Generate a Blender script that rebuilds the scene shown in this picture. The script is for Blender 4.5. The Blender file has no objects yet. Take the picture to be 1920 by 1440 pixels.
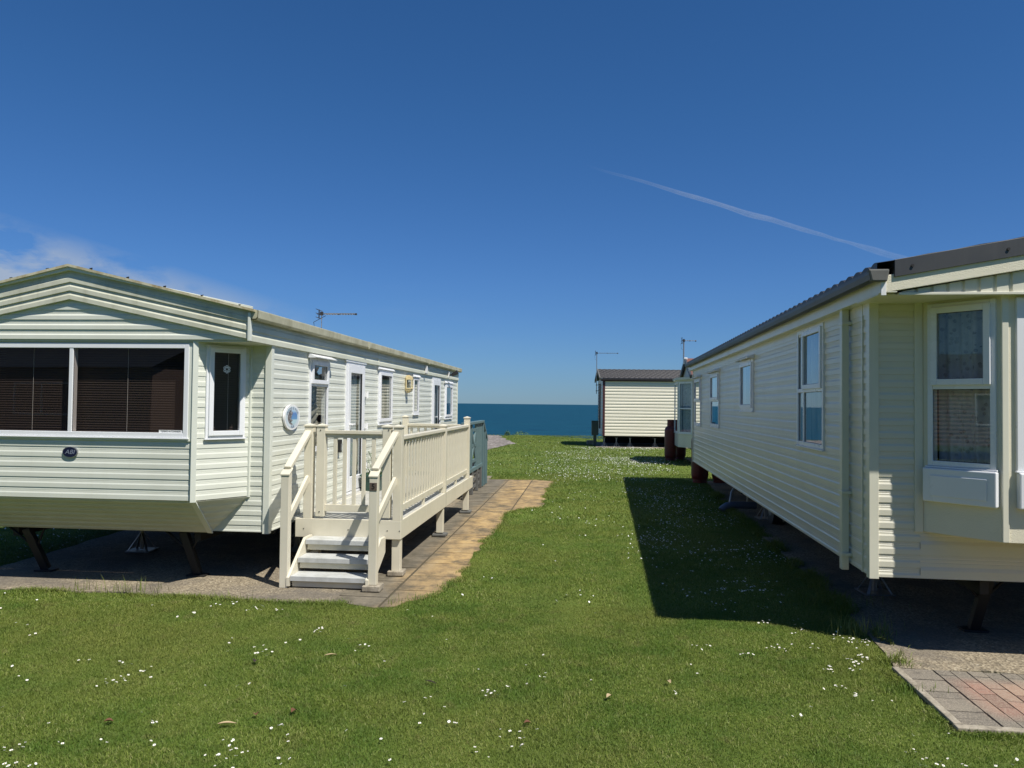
import bpy, bmesh, math, random
import numpy as np
from mathutils import Vector, Matrix, noise
random.seed(7); RNG = np.random.default_rng(11)
S = bpy.context.scene
COL = S.collection
R = math.radians
# ------------------------------------------------------------------ helpers
def V3(a): return Vector((a[0], a[1], a[2]))
class MB:
    def __init__(s): s.v = []; s.f = []; s.mi = []
    def poly(s, pts, mi=0):
        b = len(s.v); s.v += [tuple(p) for p in pts]; s.f.append(tuple(range(b, b+len(pts)))); s.mi.append(mi)
    def grid(s, rows, mi=0, close=False):
        b = len(s.v); n = len(rows[0])
        for r in rows: s.v += [tuple(p) for p in r]
        for i in range(len(rows)-1):
            for j in range(n if close else n-1):
                k = (j+1) % n
                s.f.append((b+i*n+j, b+i*n+k, b+(i+1)*n+k, b+(i+1)*n+j)); s.mi.append(mi)
    def hexa(s, c, mi=0):   # 8 corners, bottom 4 then top 4
        b = len(s.v); s.v += [tuple(p) for p in c]
        for q in ((3,2,1,0),(4,5,6,7),(0,1,5,4),(1,2,6,5),(2,3,7,6),(3,0,4,7)):
            s.f.append(tuple(b+i for i in q)); s.mi.append(mi)
    def box(s, x0, x1, y0, y1, z0, z1, mi=0):
        s.hexa([(x0,y0,z0),(x1,y0,z0),(x1,y1,z0),(x0,y1,z0),(x0,y0,z1),(x1,y0,z1),(x1,y1,z1),(x0,y1,z1)], mi)
    def beam(s, a, b, w, h, up=(0,0,1), mi=0):   # bar from a to b; w across, h along up
        a = V3(a); b = V3(b); d = (b-a).normalized(); u = V3(up); sd = d.cross(u).normalized(); u = sd.cross(d).normalized()
        c = []
        for p in (a, b):
            c.append([p-sd*w/2-u*h/2, p+sd*w/2-u*h/2, p+sd*w/2+u*h/2, p-sd*w/2+u*h/2])
        s.hexa(c[0]+c[1], mi)
    def tube(s, pts, r, n=8, mi=0, cap=True):
        pts = [V3(p) for p in pts]; rows = []
        rr = r if isinstance(r, (list, tuple)) else [r]*len(pts)
        up = Vector((0,0,1))
        for i, p in enumerate(pts):
            d = (pts[min(i+1, len(pts)-1)]-pts[max(i-1, 0)]).normalized()
            a = d.cross(up)
            if a.length < .05: a = d.cross(Vector((1,0,0)))
            a.normalize(); c = d.cross(a)
            rows.append([p+(a*math.cos(2*math.pi*k/n)+c*math.sin(2*math.pi*k/n))*rr[i] for k in range(n)])
        s.grid(rows, mi, True)
        if cap: s.poly(rows[0][::-1], mi); s.poly(rows[-1], mi)
    def lathe(s, c, prof, n=24, mi=0):
        s.grid([[(c[0]+r*math.cos(2*math.pi*k/n), c[1]+r*math.sin(2*math.pi*k/n), c[2]+z) for k in range(n)] for r, z in prof], mi, True)
    def build(s, name, mats, parent=None, smooth=False, bevel=0, recalc=True, kind=None, label=None):
        me = bpy.data.meshes.new(name); me.from_pydata(s.v, [], s.f)
        if not isinstance(mats, (list, tuple)): mats = [mats]
        for m in mats: me.materials.append(m)
        me.polygons.foreach_set('material_index', s.mi)
        if recalc:
            bm = bmesh.new(); bm.from_mesh(me); bmesh.ops.recalc_face_normals(bm, faces=bm.faces); bm.to_mesh(me); bm.free()
        if smooth: me.polygons.foreach_set('use_smooth', [True]*len(me.polygons))
        me.update()
        o = bpy.data.objects.new(name, me); COL.objects.link(o)
        if parent: o.parent = parent
        if bevel:
            m = o.modifiers.new('bevel', 'BEVEL'); m.width = bevel; m.segments = 2; m.limit_method = 'ANGLE'
        if kind: o['kind'] = kind
        if label: o['label'] = label
        return o
def rep(o, dx=0, dy=0, dz=0):     # copy of a part under the same parent
    c = o.copy(); c.location = (o.location[0]+dx, o.location[1]+dy, o.location[2]+dz); COL.objects.link(c); return c
def copy_thing(o):
    c = o.copy(); COL.objects.link(c)
    for ch in [x for x in S.objects if x.parent == o]:
        d = ch.copy(); COL.objects.link(d); d.parent = c
        for g in [x for x in S.objects if x.parent == ch]:
            e = g.copy(); COL.objects.link(e); e.parent = d
    return c
def tag(o, label, cat, group=None):
    o['label'] = label; o['category'] = cat
    if group: o['group'] = group
    return o
def empty(name, loc, yaw, label, cat, group=None):
    o = bpy.data.objects.new(name, None); COL.objects.link(o)
    o.location = loc; o.rotation_euler = (0, 0, -R(yaw)); o.empty_display_size = .2
    return tag(o, label, cat, group)
class Fr:   # wall frame: s along the wall, q outwards, z up
    def __init__(f, o, p1, zb=0):
        f.o = Vector((o[0], o[1], 0)); d = Vector((p1[0]-o[0], p1[1]-o[1], 0)); f.L = d.length; f.d = d.normalized(); f.n = Vector((f.d.y, -f.d.x, 0))
    def P(f, s, q, z): return f.o+f.d*s+f.n*q+Vector((0,0,z))
    def box(f, mb, s0, s1, q0, q1, z0, z1, mi=0):
        mb.hexa([f.P(s0,q1,z0), f.P(s1,q1,z0), f.P(s1,q0,z0), f.P(s0,q0,z0), f.P(s0,q1,z1), f.P(s1,q1,z1), f.P(s1,q0,z1), f.P(s0,q0,z1)], mi)
def prof_ship(p, d): return [(0,0),(.0015,d),(.42*p,d),(.56*p,.30*d),(.70*p,.30*d),(.72*p,.12*d),(.76*p,.30*d),(.84*p,.30*d),(.86*p,.12*d),(.90*p,.26*d),(p,.12*d)]
def prof_plain(p, d): return [(0,0),(.0015,d),(.50*p,d*.95),(.66*p,.35*d),(p,.15*d)]
def prof_bar(p, d): return [(0,0),(.08*p,d),(.80*p,d),(.90*p,0),(p,0)]
def clad(mb, A, B, C, D, n, pitch=.092, depth=.011, holes=(), prof=prof_ship, t0=0.0, mi=0):
    """profiled cladding on the quad A B (lower edge) C D (upper edge)"""
    A, B, C, D, n = map(V3, (A, B, C, D, n)); n.normalize()
    H = ((C+D)/2-(A+B)/2).length; L = max((B-A).length, (C-D).length)
    pts = []; k = 0; base = prof(pitch, depth)
    while True:
        z = k*pitch-t0
        if z > H: break
        for t, o in base: pts.append((z+t, o))
        k += 1
    def clip(a, b):
        out = []
        for (t1, o1), (t2, o2) in zip(pts[:-1], pts[1:]):
            if t2 < a or t1 > b: continue
            def at(t): return o1 if t2 == t1 else o1+(o2-o1)*(t-t1)/(t2-t1)
            for t in (max(t1, a), min(t2, b)):
                q = (t, at(t))
                if not out or abs(out[-1][0]-q[0])+abs(out[-1][1]-q[1]) > 1e-6: out.append(q)
        return out
    br = sorted(set([0, L]+[min(max(h[i], 0), L) for h in holes for i in (0, 1)]))
    for s0, s1 in zip(br[:-1], br[1:]):
        if s1-s0 < 1e-5: continue
        m = (s0+s1)/2; segs = [(0, H)]
        for h in holes:
            if h[0] < m < h[1]:
                ns = []
                for a, b in segs:
                    if h[3] <= a or h[2] >= b: ns.append((a, b)); continue
                    if h[2] > a: ns.append((a, h[2]))
                    if h[3] < b: ns.append((h[3], b))
                segs = ns
        for a, b in segs:
            rows = []
            for t, o in clip(a, b):
                P, Q = A.lerp(D, t/H), B.lerp(C, t/H)
                rows.append([P.lerp(Q, s0/L)+n*o, P.lerp(Q, s1/L)+n*o])
            if len(rows) > 1: mb.grid(rows, mi)
def clad_wall(fr, z0, z1, holes=(), s0=0, s1=None, pitch=.092, depth=.0055, prof=prof_ship, t0=0.0, mb=None):
    s1 = fr.L if s1 is None else s1; mb = mb or MB()
    hh = [(h[0]-s0, h[1]-s0, h[2]-z0, h[3]-z0) for h in holes]
    clad(mb, fr.P(s0,0,z0), fr.P(s1,0,z0), fr.P(s1,0,z1), fr.P(s0,0,z1), fr.n, pitch, depth, hh, prof, t0)
    return mb
# ------------------------------------------------------------------ materials
class NT:
    def __init__(s, name, world=False):
        if world: s.t = name.node_tree
        else:
            s.m = bpy.data.materials.new(name); s.m.use_nodes = True; s.t = s.m.node_tree
        s.t.nodes.clear()
    def n(s, ty, ins=None, **kw):
        nd = s.t.nodes.new(ty)
        for k, v in kw.items(): setattr(nd, k, v)
        for k, v in (ins or {}).items():
            i = nd.inputs[k]
            if isinstance(v, bpy.types.NodeSocket): s.t.links.new(v, i)
            elif isinstance(v, tuple) and len(v) == 3 and i.type == 'RGBA': i.default_value = (*v, 1)
            else: i.default_value = v
        return nd
    def link(s, a, b): s.t.links.new(a, b)
    def coord(s, kind='Object', scale=(1,1,1), rot=(0,0,0), loc=(0,0,0)):
        c = s.n('ShaderNodeTexCoord') if kind != 'Pos' else s.n('ShaderNodeNewGeometry')
        m = s.n('ShaderNodeMapping', {'Scale': scale, 'Rotation': rot, 'Location': loc}); s.link(c.outputs['Position' if kind == 'Pos' else kind], m.inputs['Vector'])
        return m.outputs[0]
    def noise(s, vec, scale, detail=4, rough=.55, dist=0):
        return s.n('ShaderNodeTexNoise', {'Vector': vec, 'Scale': scale, 'Detail': detail, 'Roughness': rough, 'Distortion': dist}).outputs['Fac']
    def ramp(s, fac, stops, interp='LINEAR'):
        r = s.n('ShaderNodeValToRGB', {'Fac': fac}); e = r.color_ramp.elements; r.color_ramp.interpolation = interp
        while len(e) < len(stops): e.new(.5)
        for x, (p, c) in zip(e, stops): x.position = p; x.color = (*c, 1) if len(c) == 3 else c
        return r.outputs['Color']
    def mix(s, f, a, b, blend='MIX'):
        m = s.n('ShaderNodeMix', data_type='RGBA', blend_type=blend); m.clamp_factor = True
        for i, v in ((0, f), (6, a), (7, b)):
            if isinstance(v, bpy.types.NodeSocket): s.link(v, m.inputs[i])
            elif isinstance(v, tuple): m.inputs[i].default_value = (*v, 1)
            else: m.inputs[i].default_value = v
        return m.outputs[2]
    def math(s, op, a, b=0.0, c=0.0, clamp=False):
        m = s.n('ShaderNodeMath', operation=op, use_clamp=clamp)
        for i, v in enumerate((a, b, c)):
            if isinstance(v, bpy.types.NodeSocket): s.link(v, m.inputs[i])
            else: m.inputs[i].default_value = v
        return m.outputs[0]
    def bump(s, h, strength=.3, dist=.01):
        return s.n('ShaderNodeBump', {'Height': h, 'Strength': strength, 'Distance': dist}).outputs[0]
    def bsdf(s, color, rough=.5, normal=None, **kw):
        ins = {'Base Color': color, 'Roughness': rough}; ins.update(kw)
        if normal is not None: ins['Normal'] = normal
        b = s.n('ShaderNodeBsdfPrincipled', ins); o = s.n('ShaderNodeOutputMaterial', {'Surface': b.outputs[0]}); return b
def c3(c, k): return tuple(min(1, x*k) for x in c)
def paint(name, col, rough=.35, dirt=.12, dirtcol=(.25,.23,.14), scale=2.2, bumpk=.05, streak=True, coat=0.0):
    t = NT(name); v = t.coord('Object')
    n1 = t.noise(v, scale, 5, .6); vs = t.coord('Object', (9, 9, .8)); n2 = t.noise(vs, 1.6, 4, .6)
    f = t.math('MULTIPLY', t.math('SUBTRACT', n1, .42, clamp=True), dirt*4)
    if streak: f = t.math('ADD', f, t.math('MULTIPLY', t.math('SUBTRACT', n2, .52, clamp=True), dirt*2.5), clamp=True)
    c = t.mix(t.noise(v, .7, 2), c3(col, .95), c3(col, 1.03)); c = t.mix(f, c, dirtcol)
    fine = t.noise(v, 60, 3)
    t.bsdf(c, t.math('ADD', t.math('MULTIPLY', n1, .18), rough-.08), t.bump(fine, bumpk, .002), **{'Coat Weight': coat})
    return t.m
def flat(name, col, rough=.5, **kw):
    t = NT(name); v = t.coord('Object'); n = t.noise(v, 7, 4)
    t.bsdf(t.mix(n, c3(col, .86), c3(col, 1.12)), rough, **kw); return t.m
M = {}
M['sage'] = paint('sage_cladding', (.705,.72,.625), .38, .12, (.33,.33,.22), coat=.15)
M['sage_board'] = paint('weathered_gable_board', (.61,.61,.49), .5, .34, (.20,.19,.10), 3.0)
M['sage_band'] = paint('sage_eaves_and_bay_shade', (.62,.63,.51), .42, .14, (.24,.23,.13), 2.2)  # eaves paint, reused under the bay as painted shade
M['sage_trim'] = paint('sage_corner_trim', (.71,.73,.64), .35, .10, (.3,.3,.2))
M['upvc'] = paint('white_window_plastic', (.80,.81,.82), .28, .05, (.4,.4,.36), 4)
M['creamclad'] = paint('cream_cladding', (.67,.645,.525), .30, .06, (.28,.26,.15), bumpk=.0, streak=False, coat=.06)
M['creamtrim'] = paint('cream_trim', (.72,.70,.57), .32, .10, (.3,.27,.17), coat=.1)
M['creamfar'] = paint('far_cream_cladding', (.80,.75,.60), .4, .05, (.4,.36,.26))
M['deck'] = paint('cream_plastic_decking', (.70,.655,.52), .36, .16, (.36,.32,.2), 3)
M['deckboard'] = paint('pale_deck_boards', (.48,.47,.42), .5, .4, (.2,.2,.17), 6)
M['tread'] = paint('pale_grey_step_tread', (.52,.53,.51), .55, .4, (.25,.25,.21), 7)
M['teal'] = paint('teal_painted_timber', (.105,.175,.185), .55, .2, (.08,.10,.09), 5)
M['greywood'] = paint('grey_weathered_timber', (.13,.13,.12), .8, .3, (.05,.05,.04), 8)
M['black'] = flat('black_steel', (.012,.011,.010), .6)
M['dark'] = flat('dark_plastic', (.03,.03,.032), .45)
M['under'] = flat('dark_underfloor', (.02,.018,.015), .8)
M['rooftile'] = paint('dark_roof_sheet', (.030,.031,.033), .5, .2, (.06,.06,.055), 2)
M['gutterdk'] = paint('dark_grey_gutter', (.026,.027,.028), .4, .2, (.06,.06,.055), 2)
M['slate'] = paint('slate_grey_roof', (.055,.056,.058), .42, .2, (.12,.12,.11), 2)
M['rust'] = paint('rusty_red_cylinder', (.16,.020,.018), .45, .5, (.07,.03,.022), 8)
M['rooflt'] = paint('lichened_pale_roof', (.60,.56,.40), .6, .7, (.28,.20,.07), 9)
M['gutter'] = paint('weathered_cream_gutter', (.50,.48,.34), .5, .4, (.17,.15,.06), 5)
M['maroon'] = flat('maroon_trim', (.06,.015,.016), .5)
M['galv'] = flat('galvanised_metal', (.35,.36,.37), .4, Metallic=.7)
M['ivory'] = flat('yellowed_ivory_plastic', (.72,.60,.34), .4)
M['blindbrown'] = flat('brown_blind', (.060,.047,.040), .6)
M['blindlight'] = flat('beige_blind', (.42,.38,.30), .6)
t_ = None
M['netblue'] = flat('pale_net_curtain', (.50,.55,.58), .9)
M['green'] = flat('dark_green_plastic', (.015,.06,.045), .4)
M['leafm'] = flat('planter_leaf', (.10,.17,.05), .6)
M['white'] = flat('white_plastic', (.8,.8,.78), .4)
M['conc'] = None
M['redtile'] = flat('red_roof', (.17,.07,.05), .8)
M['teal_box'] = flat('grey_green_metal', (.05,.07,.065), .5)
M['pipe'] = flat('blue_grey_pipe', (.10,.13,.18), .4)
M['brown'] = paint('brown_cladding', (.34,.22,.17), .6, .1, (.05,.04,.03))
M['bark'] = flat('bark', (.05,.04,.03), .9)
t = NT('net_curtain'); v = t.coord('Object', (1,1,1)); la = t.noise(v, 9, 6, .7); vo = t.n('ShaderNodeTexVoronoi', {'Vector': v, 'Scale': 22.0}).outputs['Distance']
t.bsdf(t.mix(t.math('MULTIPLY', t.math('GREATER_THAN', vo, .32), .6), t.ramp(la, [(.35,(.22,.23,.23)),(.62,(.60,.61,.60))]), (.70,.71,.70)), .9); M['net'] = t.m
def glass(name, refl=1.0, tint=(.75,.78,.78)):
    t = NT(name); bf = t.n('ShaderNodeNewGeometry').outputs['Backfacing']; f = t.n('ShaderNodeFresnel', {'IOR': t.math('MULTIPLY_ADD', bf, 1/1.5-1.5, 1.5)}).outputs[0]
    f = t.math('MULTIPLY', f, 1.7*refl, clamp=True)
    v = t.coord('Object'); nb = t.bump(t.noise(v, 1.5, 2), .04, .01)
    g = t.n('ShaderNodeBsdfGlossy', {'Color': (.95,.97,.97), 'Roughness': .01, 'Normal': nb}); tr = t.n('ShaderNodeBsdfTransparent', {'Color': tint})
    mx = t.n('ShaderNodeMixShader', {0: f, 1: tr.outputs[0], 2: g.outputs[0]}); t.n('ShaderNodeOutputMaterial', {'Surface': mx.outputs[0]}); return t.m
M['glass'] = glass('window_glass'); M['glass_dark'] = glass('tinted_window_glass', 1.0, (.74,.70,.67))
# ------------------------------------------------------------------ windows and doors
def window(par, fr, s0, s1, z0, z1, hs=(), vs=(), fw=.045, blind=None, hood=False, glassm='glass', sash=(), proud=.022, mat='upvc', openq=0.0):
    """hs: transom heights, vs: mullion positions, sash: indexes of opening lights"""
    mb = MB(); q0 = -.05; q1 = proud
    fr.box(mb, s0, s0+fw, q0, q1, z0, z1); fr.box(mb, s1-fw, s1, q0, q1, z0, z1)
    fr.box(mb, s0+fw, s1-fw, q0, q1, z0, z0+fw); fr.box(mb, s0+fw, s1-fw, q0, q1, z1-fw, z1)
    fr.box(mb, s0-.012, s1+.012, q1-.012, q1+.012, z0-.014, z0-.001)
    xs = [s0+fw]+[x for x in vs]+[s1-fw]; zs = [z0+fw]+[z for z in hs]+[z1-fw]; b = .018
    for x in vs: fr.box(mb, x-b, x+b, q0, q1-.003, z0+fw, z1-fw)
    w = mb.build('window', M[mat], par, bevel=.003)
    tb = MB(); any_t = False
    rects = []
    for i in range(len(xs)-1):
        a = xs[i]+(b if i else 0); c = xs[i+1]-(b if i < len(xs)-2 else 0)
        for z in hs: fr.box(tb, a, c, q0, q1-.002, z-b, z+b); any_t = True
        for j in range(len(zs)-1): rects.append((a, c, zs[j]+(b if j else 0), zs[j+1]-(b if j < len(zs)-2 else 0)))
    if any_t: tb.build('transom', M[mat], w, bevel=.003)
    for k, (a, c, e, g) in enumerate(rects):
        if k in sash:
            sb = MB(); h = .035; qa, qb = q1-.02, q1+.018; o = .008
            fr.box(sb, a-o, a+h, qa, qb, e-o, g+o); fr.box(sb, c-h, c+o, qa, qb, e-o, g+o); fr.box(sb, a+h, c-h, qa, qb, e-o, e+h); fr.box(sb, a+h, c-h, qa, qb, g-h, g+o)
            sb.build('sash', M[mat], w, bevel=.003); a, c, e, g = a+h, c-h, e+h, g-h; qg = q1-.004
        else: qg = q1-.016
        gb = MB(); fr.box(gb, a-.004, a+.001, qg-.006, qg+.002, e, g); fr.box(gb, c-.001, c+.004, qg-.006, qg+.002, e, g)
        fr.box(gb, a, c, qg-.006, qg+.002, e-.004, e+.004); fr.box(gb, a, c, qg-.006, qg+.002, g-.004, g+.004); gb.build('gasket', M['dark'], w)
        pb = MB(); pb.poly([fr.P(a,qg,e), fr.P(c,qg,e), fr.P(c,qg,g), fr.P(a,qg,g)]); pb.build('pane', M[glassm], w, recalc=False)
    if blind:
        kind = blind[0]; bb = MB(); q = -.09; a, c, e, g = s0+.02, s1-.02, z0+.02, z1-.02
        if kind == 'slats':
            lo = blind[2] if len(blind) > 2 else e; z = lo
            while z < g:
                bb.poly([fr.P(a,q,z), fr.P(c,q,z), fr.P(c,q-.013,z+.021), fr.P(a,q-.013,z+.021)]); z += .022
            bb.build('blind', M[blind[1]], w, recalc=False)
            cb = MB()
            for f in (.3, .72): cb = MB(); cb.tube([fr.P(a+(c-a)*f, q+.006, g), fr.P(a+(c-a)*f, q+.006, lo)], .0016, 4); cb.build('blind_cord', M['white'], w)
        elif kind in ('net', 'drapes'):
            rng = random.Random(int(s0*1000+z0*77)); rows = []
            n = int((c-a)/.012)
            for z in [e+(g-e)*i/10 for i in range(11)]:
                rr = []
                for i in range(n+1):
                    s_ = a+(c-a)*i/n; rr.append(fr.P(s_, q-.02+.016*math.sin(s_*74+z*1.3)+.008*math.sin(s_*31+2*z), z))
                rows.append(rr)
            if kind == 'net': bb.grid(rows)
            else:
                for u0, u1 in ((0, .485), (.488, 1)):
                    bb.grid([r[int(n*u0):int(n*u1)+1] for r in rows])
            bb.build('curtain', M[blind[1]], w, smooth=True, recalc=False)
        elif kind == 'swag':
            rows = []
            for i in range(60):
                z = e+(g-e)*i/59; rr = []
                for j in range(15):
                    u = j/14; rr.append(fr.P(a+(c-a)*u, q-.012+.014*math.sin((z+.10*(1-4*(u-.5)**2))*70), z))
                rows.append(rr)
            bb.grid(rows); bb.build('blind', M[blind[1]], w, smooth=True, recalc=False)
    if hood:
        hb = MB(); zz = z1+.01; d = .09 if hood is True else hood
        hb.poly([fr.P(s0-.05,.012,zz+.038), fr.P(s1+.06,.012,zz+.038), fr.P(s1+.06,d,zz-.002), fr.P(s0-.05,d,zz-.002)])
        hb.poly([fr.P(s0-.05,.012,zz+.033), fr.P(s1+.06,.012,zz+.033), fr.P(s1+.06,d-.003,zz-.012), fr.P(s0-.05,d-.003,zz-.012)])
        hb.poly([fr.P(s0-.05,d,zz-.002), fr.P(s1+.06,d,zz-.002), fr.P(s1+.06,d-.003,zz-.012), fr.P(s0-.05,d-.003,zz-.012)])
        for e in (s0-.05, s1+.06): hb.poly([fr.P(e,.012,zz+.038), fr.P(e,d,zz-.002), fr.P(e,d-.003,zz-.012), fr.P(e,.012,zz-.012)])
        hb.build('hood', M['upvc' if mat == 'upvc' else mat], w, recalc=False)
    return w
def door(par, fr, s0, s1, z0, z1, hinge_far=True, blindm='netblue'):
    mb = MB(); fw = .05
    fr.box(mb, s0, s0+fw, -.05, .02, z0, z1); fr.box(mb, s1-fw, s1, -.05, .02, z0, z1); fr.box(mb, s0+fw, s1-fw, -.05, .02, z1-fw, z1)
    fr.box(mb, s0, s1, -.05, .04, z0-.03, z0-.001)
    d = mb.build('door', M['upvc'], par, bevel=.003)
    lb = MB(); a, c, e, g = s0+fw+.004, s1-fw-.004, z0+.01, z1-fw-.004; h = .10; kp = .17
    fr.box(lb, a, a+h, -.02, .032, e, g); fr.box(lb, c-h, c, -.02, .032, e, g); fr.box(lb, a+h, c-h, -.02, .032, e, e+kp); fr.box(lb, a+h, c-h, -.02, .032, g-h, g)
    lb.build('door_leaf', M['upvc'], d, bevel=.004)
    pb = MB(); pb.poly([fr.P(a+h,.012,e+kp), fr.P(c-h,.012,e+kp), fr.P(c-h,.012,g-h), fr.P(a+h,.012,g-h)]); pb.build('pane', M['glass'], d, recalc=False)
    gb = MB(); fr.box(gb, a+h-.003, a+h+.006, .008, .026, e+kp, g-h); fr.box(gb, c-h-.006, c-h+.003, .008, .026, e+kp, g-h); gb.build('gasket', M['dark'], d)
    bb = MB(); rows = []
    for z in (e+kp, g-h):
        rows.append([fr.P(a+h+(c-a-2*h)*i/40, -.05+.012*math.sin(i*.9), z) for i in range(41)])
    bb.grid(rows); bb.build('curtain', M[blindm], d, smooth=True, recalc=False)
    hs = a+.04 if hinge_far else c-.04; sg = 1 if hinge_far else -1
    for zz in (1.42, 1.12)[:1]:
        hb = MB(); hb.tube([fr.P(hs,.03,zz), fr.P(hs,.075,zz)], .012, 8); hb.tube([fr.P(hs,.072,zz), fr.P(hs+sg*.11,.072,zz)], .010, 8); fr.box(hb, hs-.016, hs+.016, .03, .038, zz-.11, zz+.05)
        hb.build('handle', M['white'], d, smooth=False)
    return d
def hinge(par, fr, s, z):
    hb = MB(); hb.tube([fr.P(s,.04,z-.045), fr.P(s,.04,z+.045)], .016, 10); fr.box(hb, s-.03, s+.02, .0, .03, z-.03, z+.03); hb.build('hinge', M['white'], par)
SKY_AIR, SKY_DUST, SKY_OZ, SKY_STR, SKY_GAMMA, SUN_STR, EXPO = 1.0, .0, 3.0, .068, 1.0, 5.0, 0.25
SKY_TINT = (.95, 1.0, 1.08); SKY_RAMP = [(0,(.33,.53,.88)),(.05,(.38,.60,.94)),(.15,(.40,.66,1)),(.35,(.36,.70,1)),(.55,(.34,.71,1)),(1,(.8,.93,1))]; CLOUD_COL = (5.0, 5.8, 7.0)
# ------------------------------------------------------------------ text
def text_mesh(txt, size, mat, P, right, up, extrude=.001, shear=0.0, name='lettering', parent=None, sx=1.0, bold=0.0):
    cu = bpy.data.curves.new('tmp', 'FONT'); cu.body = txt; cu.size = size; cu.extrude = extrude; cu.align_x = 'CENTER'; cu.align_y = 'CENTER'; cu.shear = shear; cu.offset = bold
    ob = bpy.data.objects.new('tmp', cu); COL.objects.link(ob); bpy.context.view_layer.update()
    me = bpy.data.meshes.new_from_object(ob.evaluated_get(bpy.context.evaluated_depsgraph_get())); bpy.data.objects.remove(ob)
    r = Vector(right).normalized(); u = Vector(up).normalized(); n = r.cross(u)
    for v in me.vertices: v.co = Vector(P)+r*v.co.x*sx+u*v.co.y+n*v.co.z
    me.materials.clear(); me.materials.append(mat)
    o = bpy.data.objects.new(name, me); COL.objects.link(o); o.parent = parent; return o
def aerial(par, base, top, az, length, name='aerial', r=.011, els=14, bracket=None, k=1.0):
    mb = MB(); b, t = V3(base), V3(top); mb.tube([b, t], r, 8)
    if bracket:
        for z in bracket: mb.tube([(b.x, b.y, z), (b.x+.16, b.y, z)], .012, 6); mb.box(b.x-.03, b.x+.03, b.y-.03, b.y+.03, z-.02, z+.02)
    a = mb.build(name, M['galv'], par)
    d = Vector((math.cos(az), math.sin(az), 0)); p = t-Vector((0,0,.03)); sd = Vector((-d.y, d.x, 0))
    bo = MB(); bo.tube([p-d*.06, p+d*length], .009*k, 6); bo.tube([p+d*length-d*.02*k, p+d*length+d*.02*k], .022*k, 8, 0); bo.tube([p+d*length*.5-d*.015*k, p+d*length*.5+d*.015*k], .018*k, 8)
    bo.build('boom', M['dark'], a)
    eb = MB()
    for i in range(els):
        q = p+d*length*(.12+.86*i/(els-1)); eb.tube([q-sd*.085, q+sd*.085], .0035, 4); eb.box(q.x-.008, q.x+.008, q.y-.008, q.y+.008, q.z-.004, q.z+.02*k)
    eb.build('element', M['galv'], a)
    rb = MB()
    for z in (-.09*k, .0, .09*k): rb.tube([p-d*.06*k-sd*.12+Vector((0,0,z)), p-d*.06*k+sd*.12+Vector((0,0,z))], .004, 4)
    rb.beam(p-d*.06*k-Vector((0,0,.1*k)), p-d*.06*k+Vector((0,0,.1*k)), .02*k, .02*k, (1,0,0)); rb.box(p.x-.03*k, p.x+.03*k, p.y-.03*k, p.y+.03*k, p.z-.03*k, p.z+.05*k); rb.build('reflector', M['dark'], a)
    cb = MB(); cb.tube([p+d*.05+Vector((0,0,-.02)), p-d*.10+Vector((0,0,-.10)), p-d*.07+Vector((0,0,-.26)), p+Vector((0,0,-.30)), p+Vector((.006,0,-.45)), b+Vector((.012,0,.05))], .004, 5); cb.build('cable', M['black'], a)
    return a
def steady(par, x, y, ztop, dx, dy, name='corner_steady'):
    mb = MB(); mb.beam((x,y,ztop), (x+dx,y+dy,.03), .075, .06, (0,1,0)); mb.box(x+dx-.09, x+dx+.09, y+dy-.06, y+dy+.06, .012, .03)
    mb.tube([(x-.22,y+.05,ztop), (x+dx*.45,y+dy*.45,ztop*.55)], .012, 6); mb.tube([(x+.16,y+.03,ztop), (x+dx*.5,y+dy*.5,ztop*.55)], .012, 6)
    mb.build(name, M['black'], par, bevel=.004)
def under(par, x0, x1, y0, y1, zb, wheels=True):
    mb = MB(); mb.box(x0+.02, x1-.02, y0+.02, y1-.02, zb+.02, zb+.05); mb.build('floor_panel', M['under'], par)
    cb = MB(); xa, xb = x0+(x1-x0)*.22, x0+(x1-x0)*.78
    cb.box(xa-.03, xa+.03, y0+.1, y1-.1, zb-.12, zb+.02); cb.box(xb-.03, xb+.03, y0+.1, y1-.1, zb-.12, zb+.02)
    for k in range(5):
        y = y0+.3+(y1-y0-.6)*k/4; cb.box(x0+.05, x1-.05, y-.03, y+.03, zb-.06, zb+.02)
    cb.build('chassis', M['black'], par)
    if wheels:
        ym = (y0+y1)/2
        for xx in (xa-.25, xb+.25):
            wb = MB(); n = 24
            wb.tube([(xx-.09,ym,.27), (xx+.09,ym,.27)], .26, 24); w = wb.build('wheel', M['dark'], par, bevel=.02)
            rb = MB(); rb.tube([(xx-.095,ym,.27), (xx+.095,ym,.27)], .14, 20); rb.build('rim', M['galv'], w)
        ab = MB(); ab.tube([(xa-.25,ym,.27), (xb+.25,ym,.27)], .035, 10); ab.build('axle', M['black'], par)
def stand(x, y, h, label):
    mb = MB(); mb.tube([(0,0,.02), (0,0,h)], .022, 8); mb.box(-.05, .05, -.05, .05, h-.012, h)
    for k in range(4):
        a = math.pi/4+k*math.pi/2; mb.beam((math.cos(a)*.15, math.sin(a)*.15, .01), (0,0,h*.62), .025, .006)
    mb.box(-.13, .13, -.13, .13, .0, .012)
    o = mb.build('axle_stand', M['galv']); o.location = (x, y, .012); tag(o, label, 'axle stand', 'axle stands under the caravans'); return o
def fw(o, yaw, L):   # local (x,y,z) of a frame to world
    a = R(yaw); return (o[0]+L[0]*math.cos(a)+L[1]*math.sin(a), o[1]-L[0]*math.sin(a)+L[1]*math.cos(a), L[2] if len(L) > 2 else 0)
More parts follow.
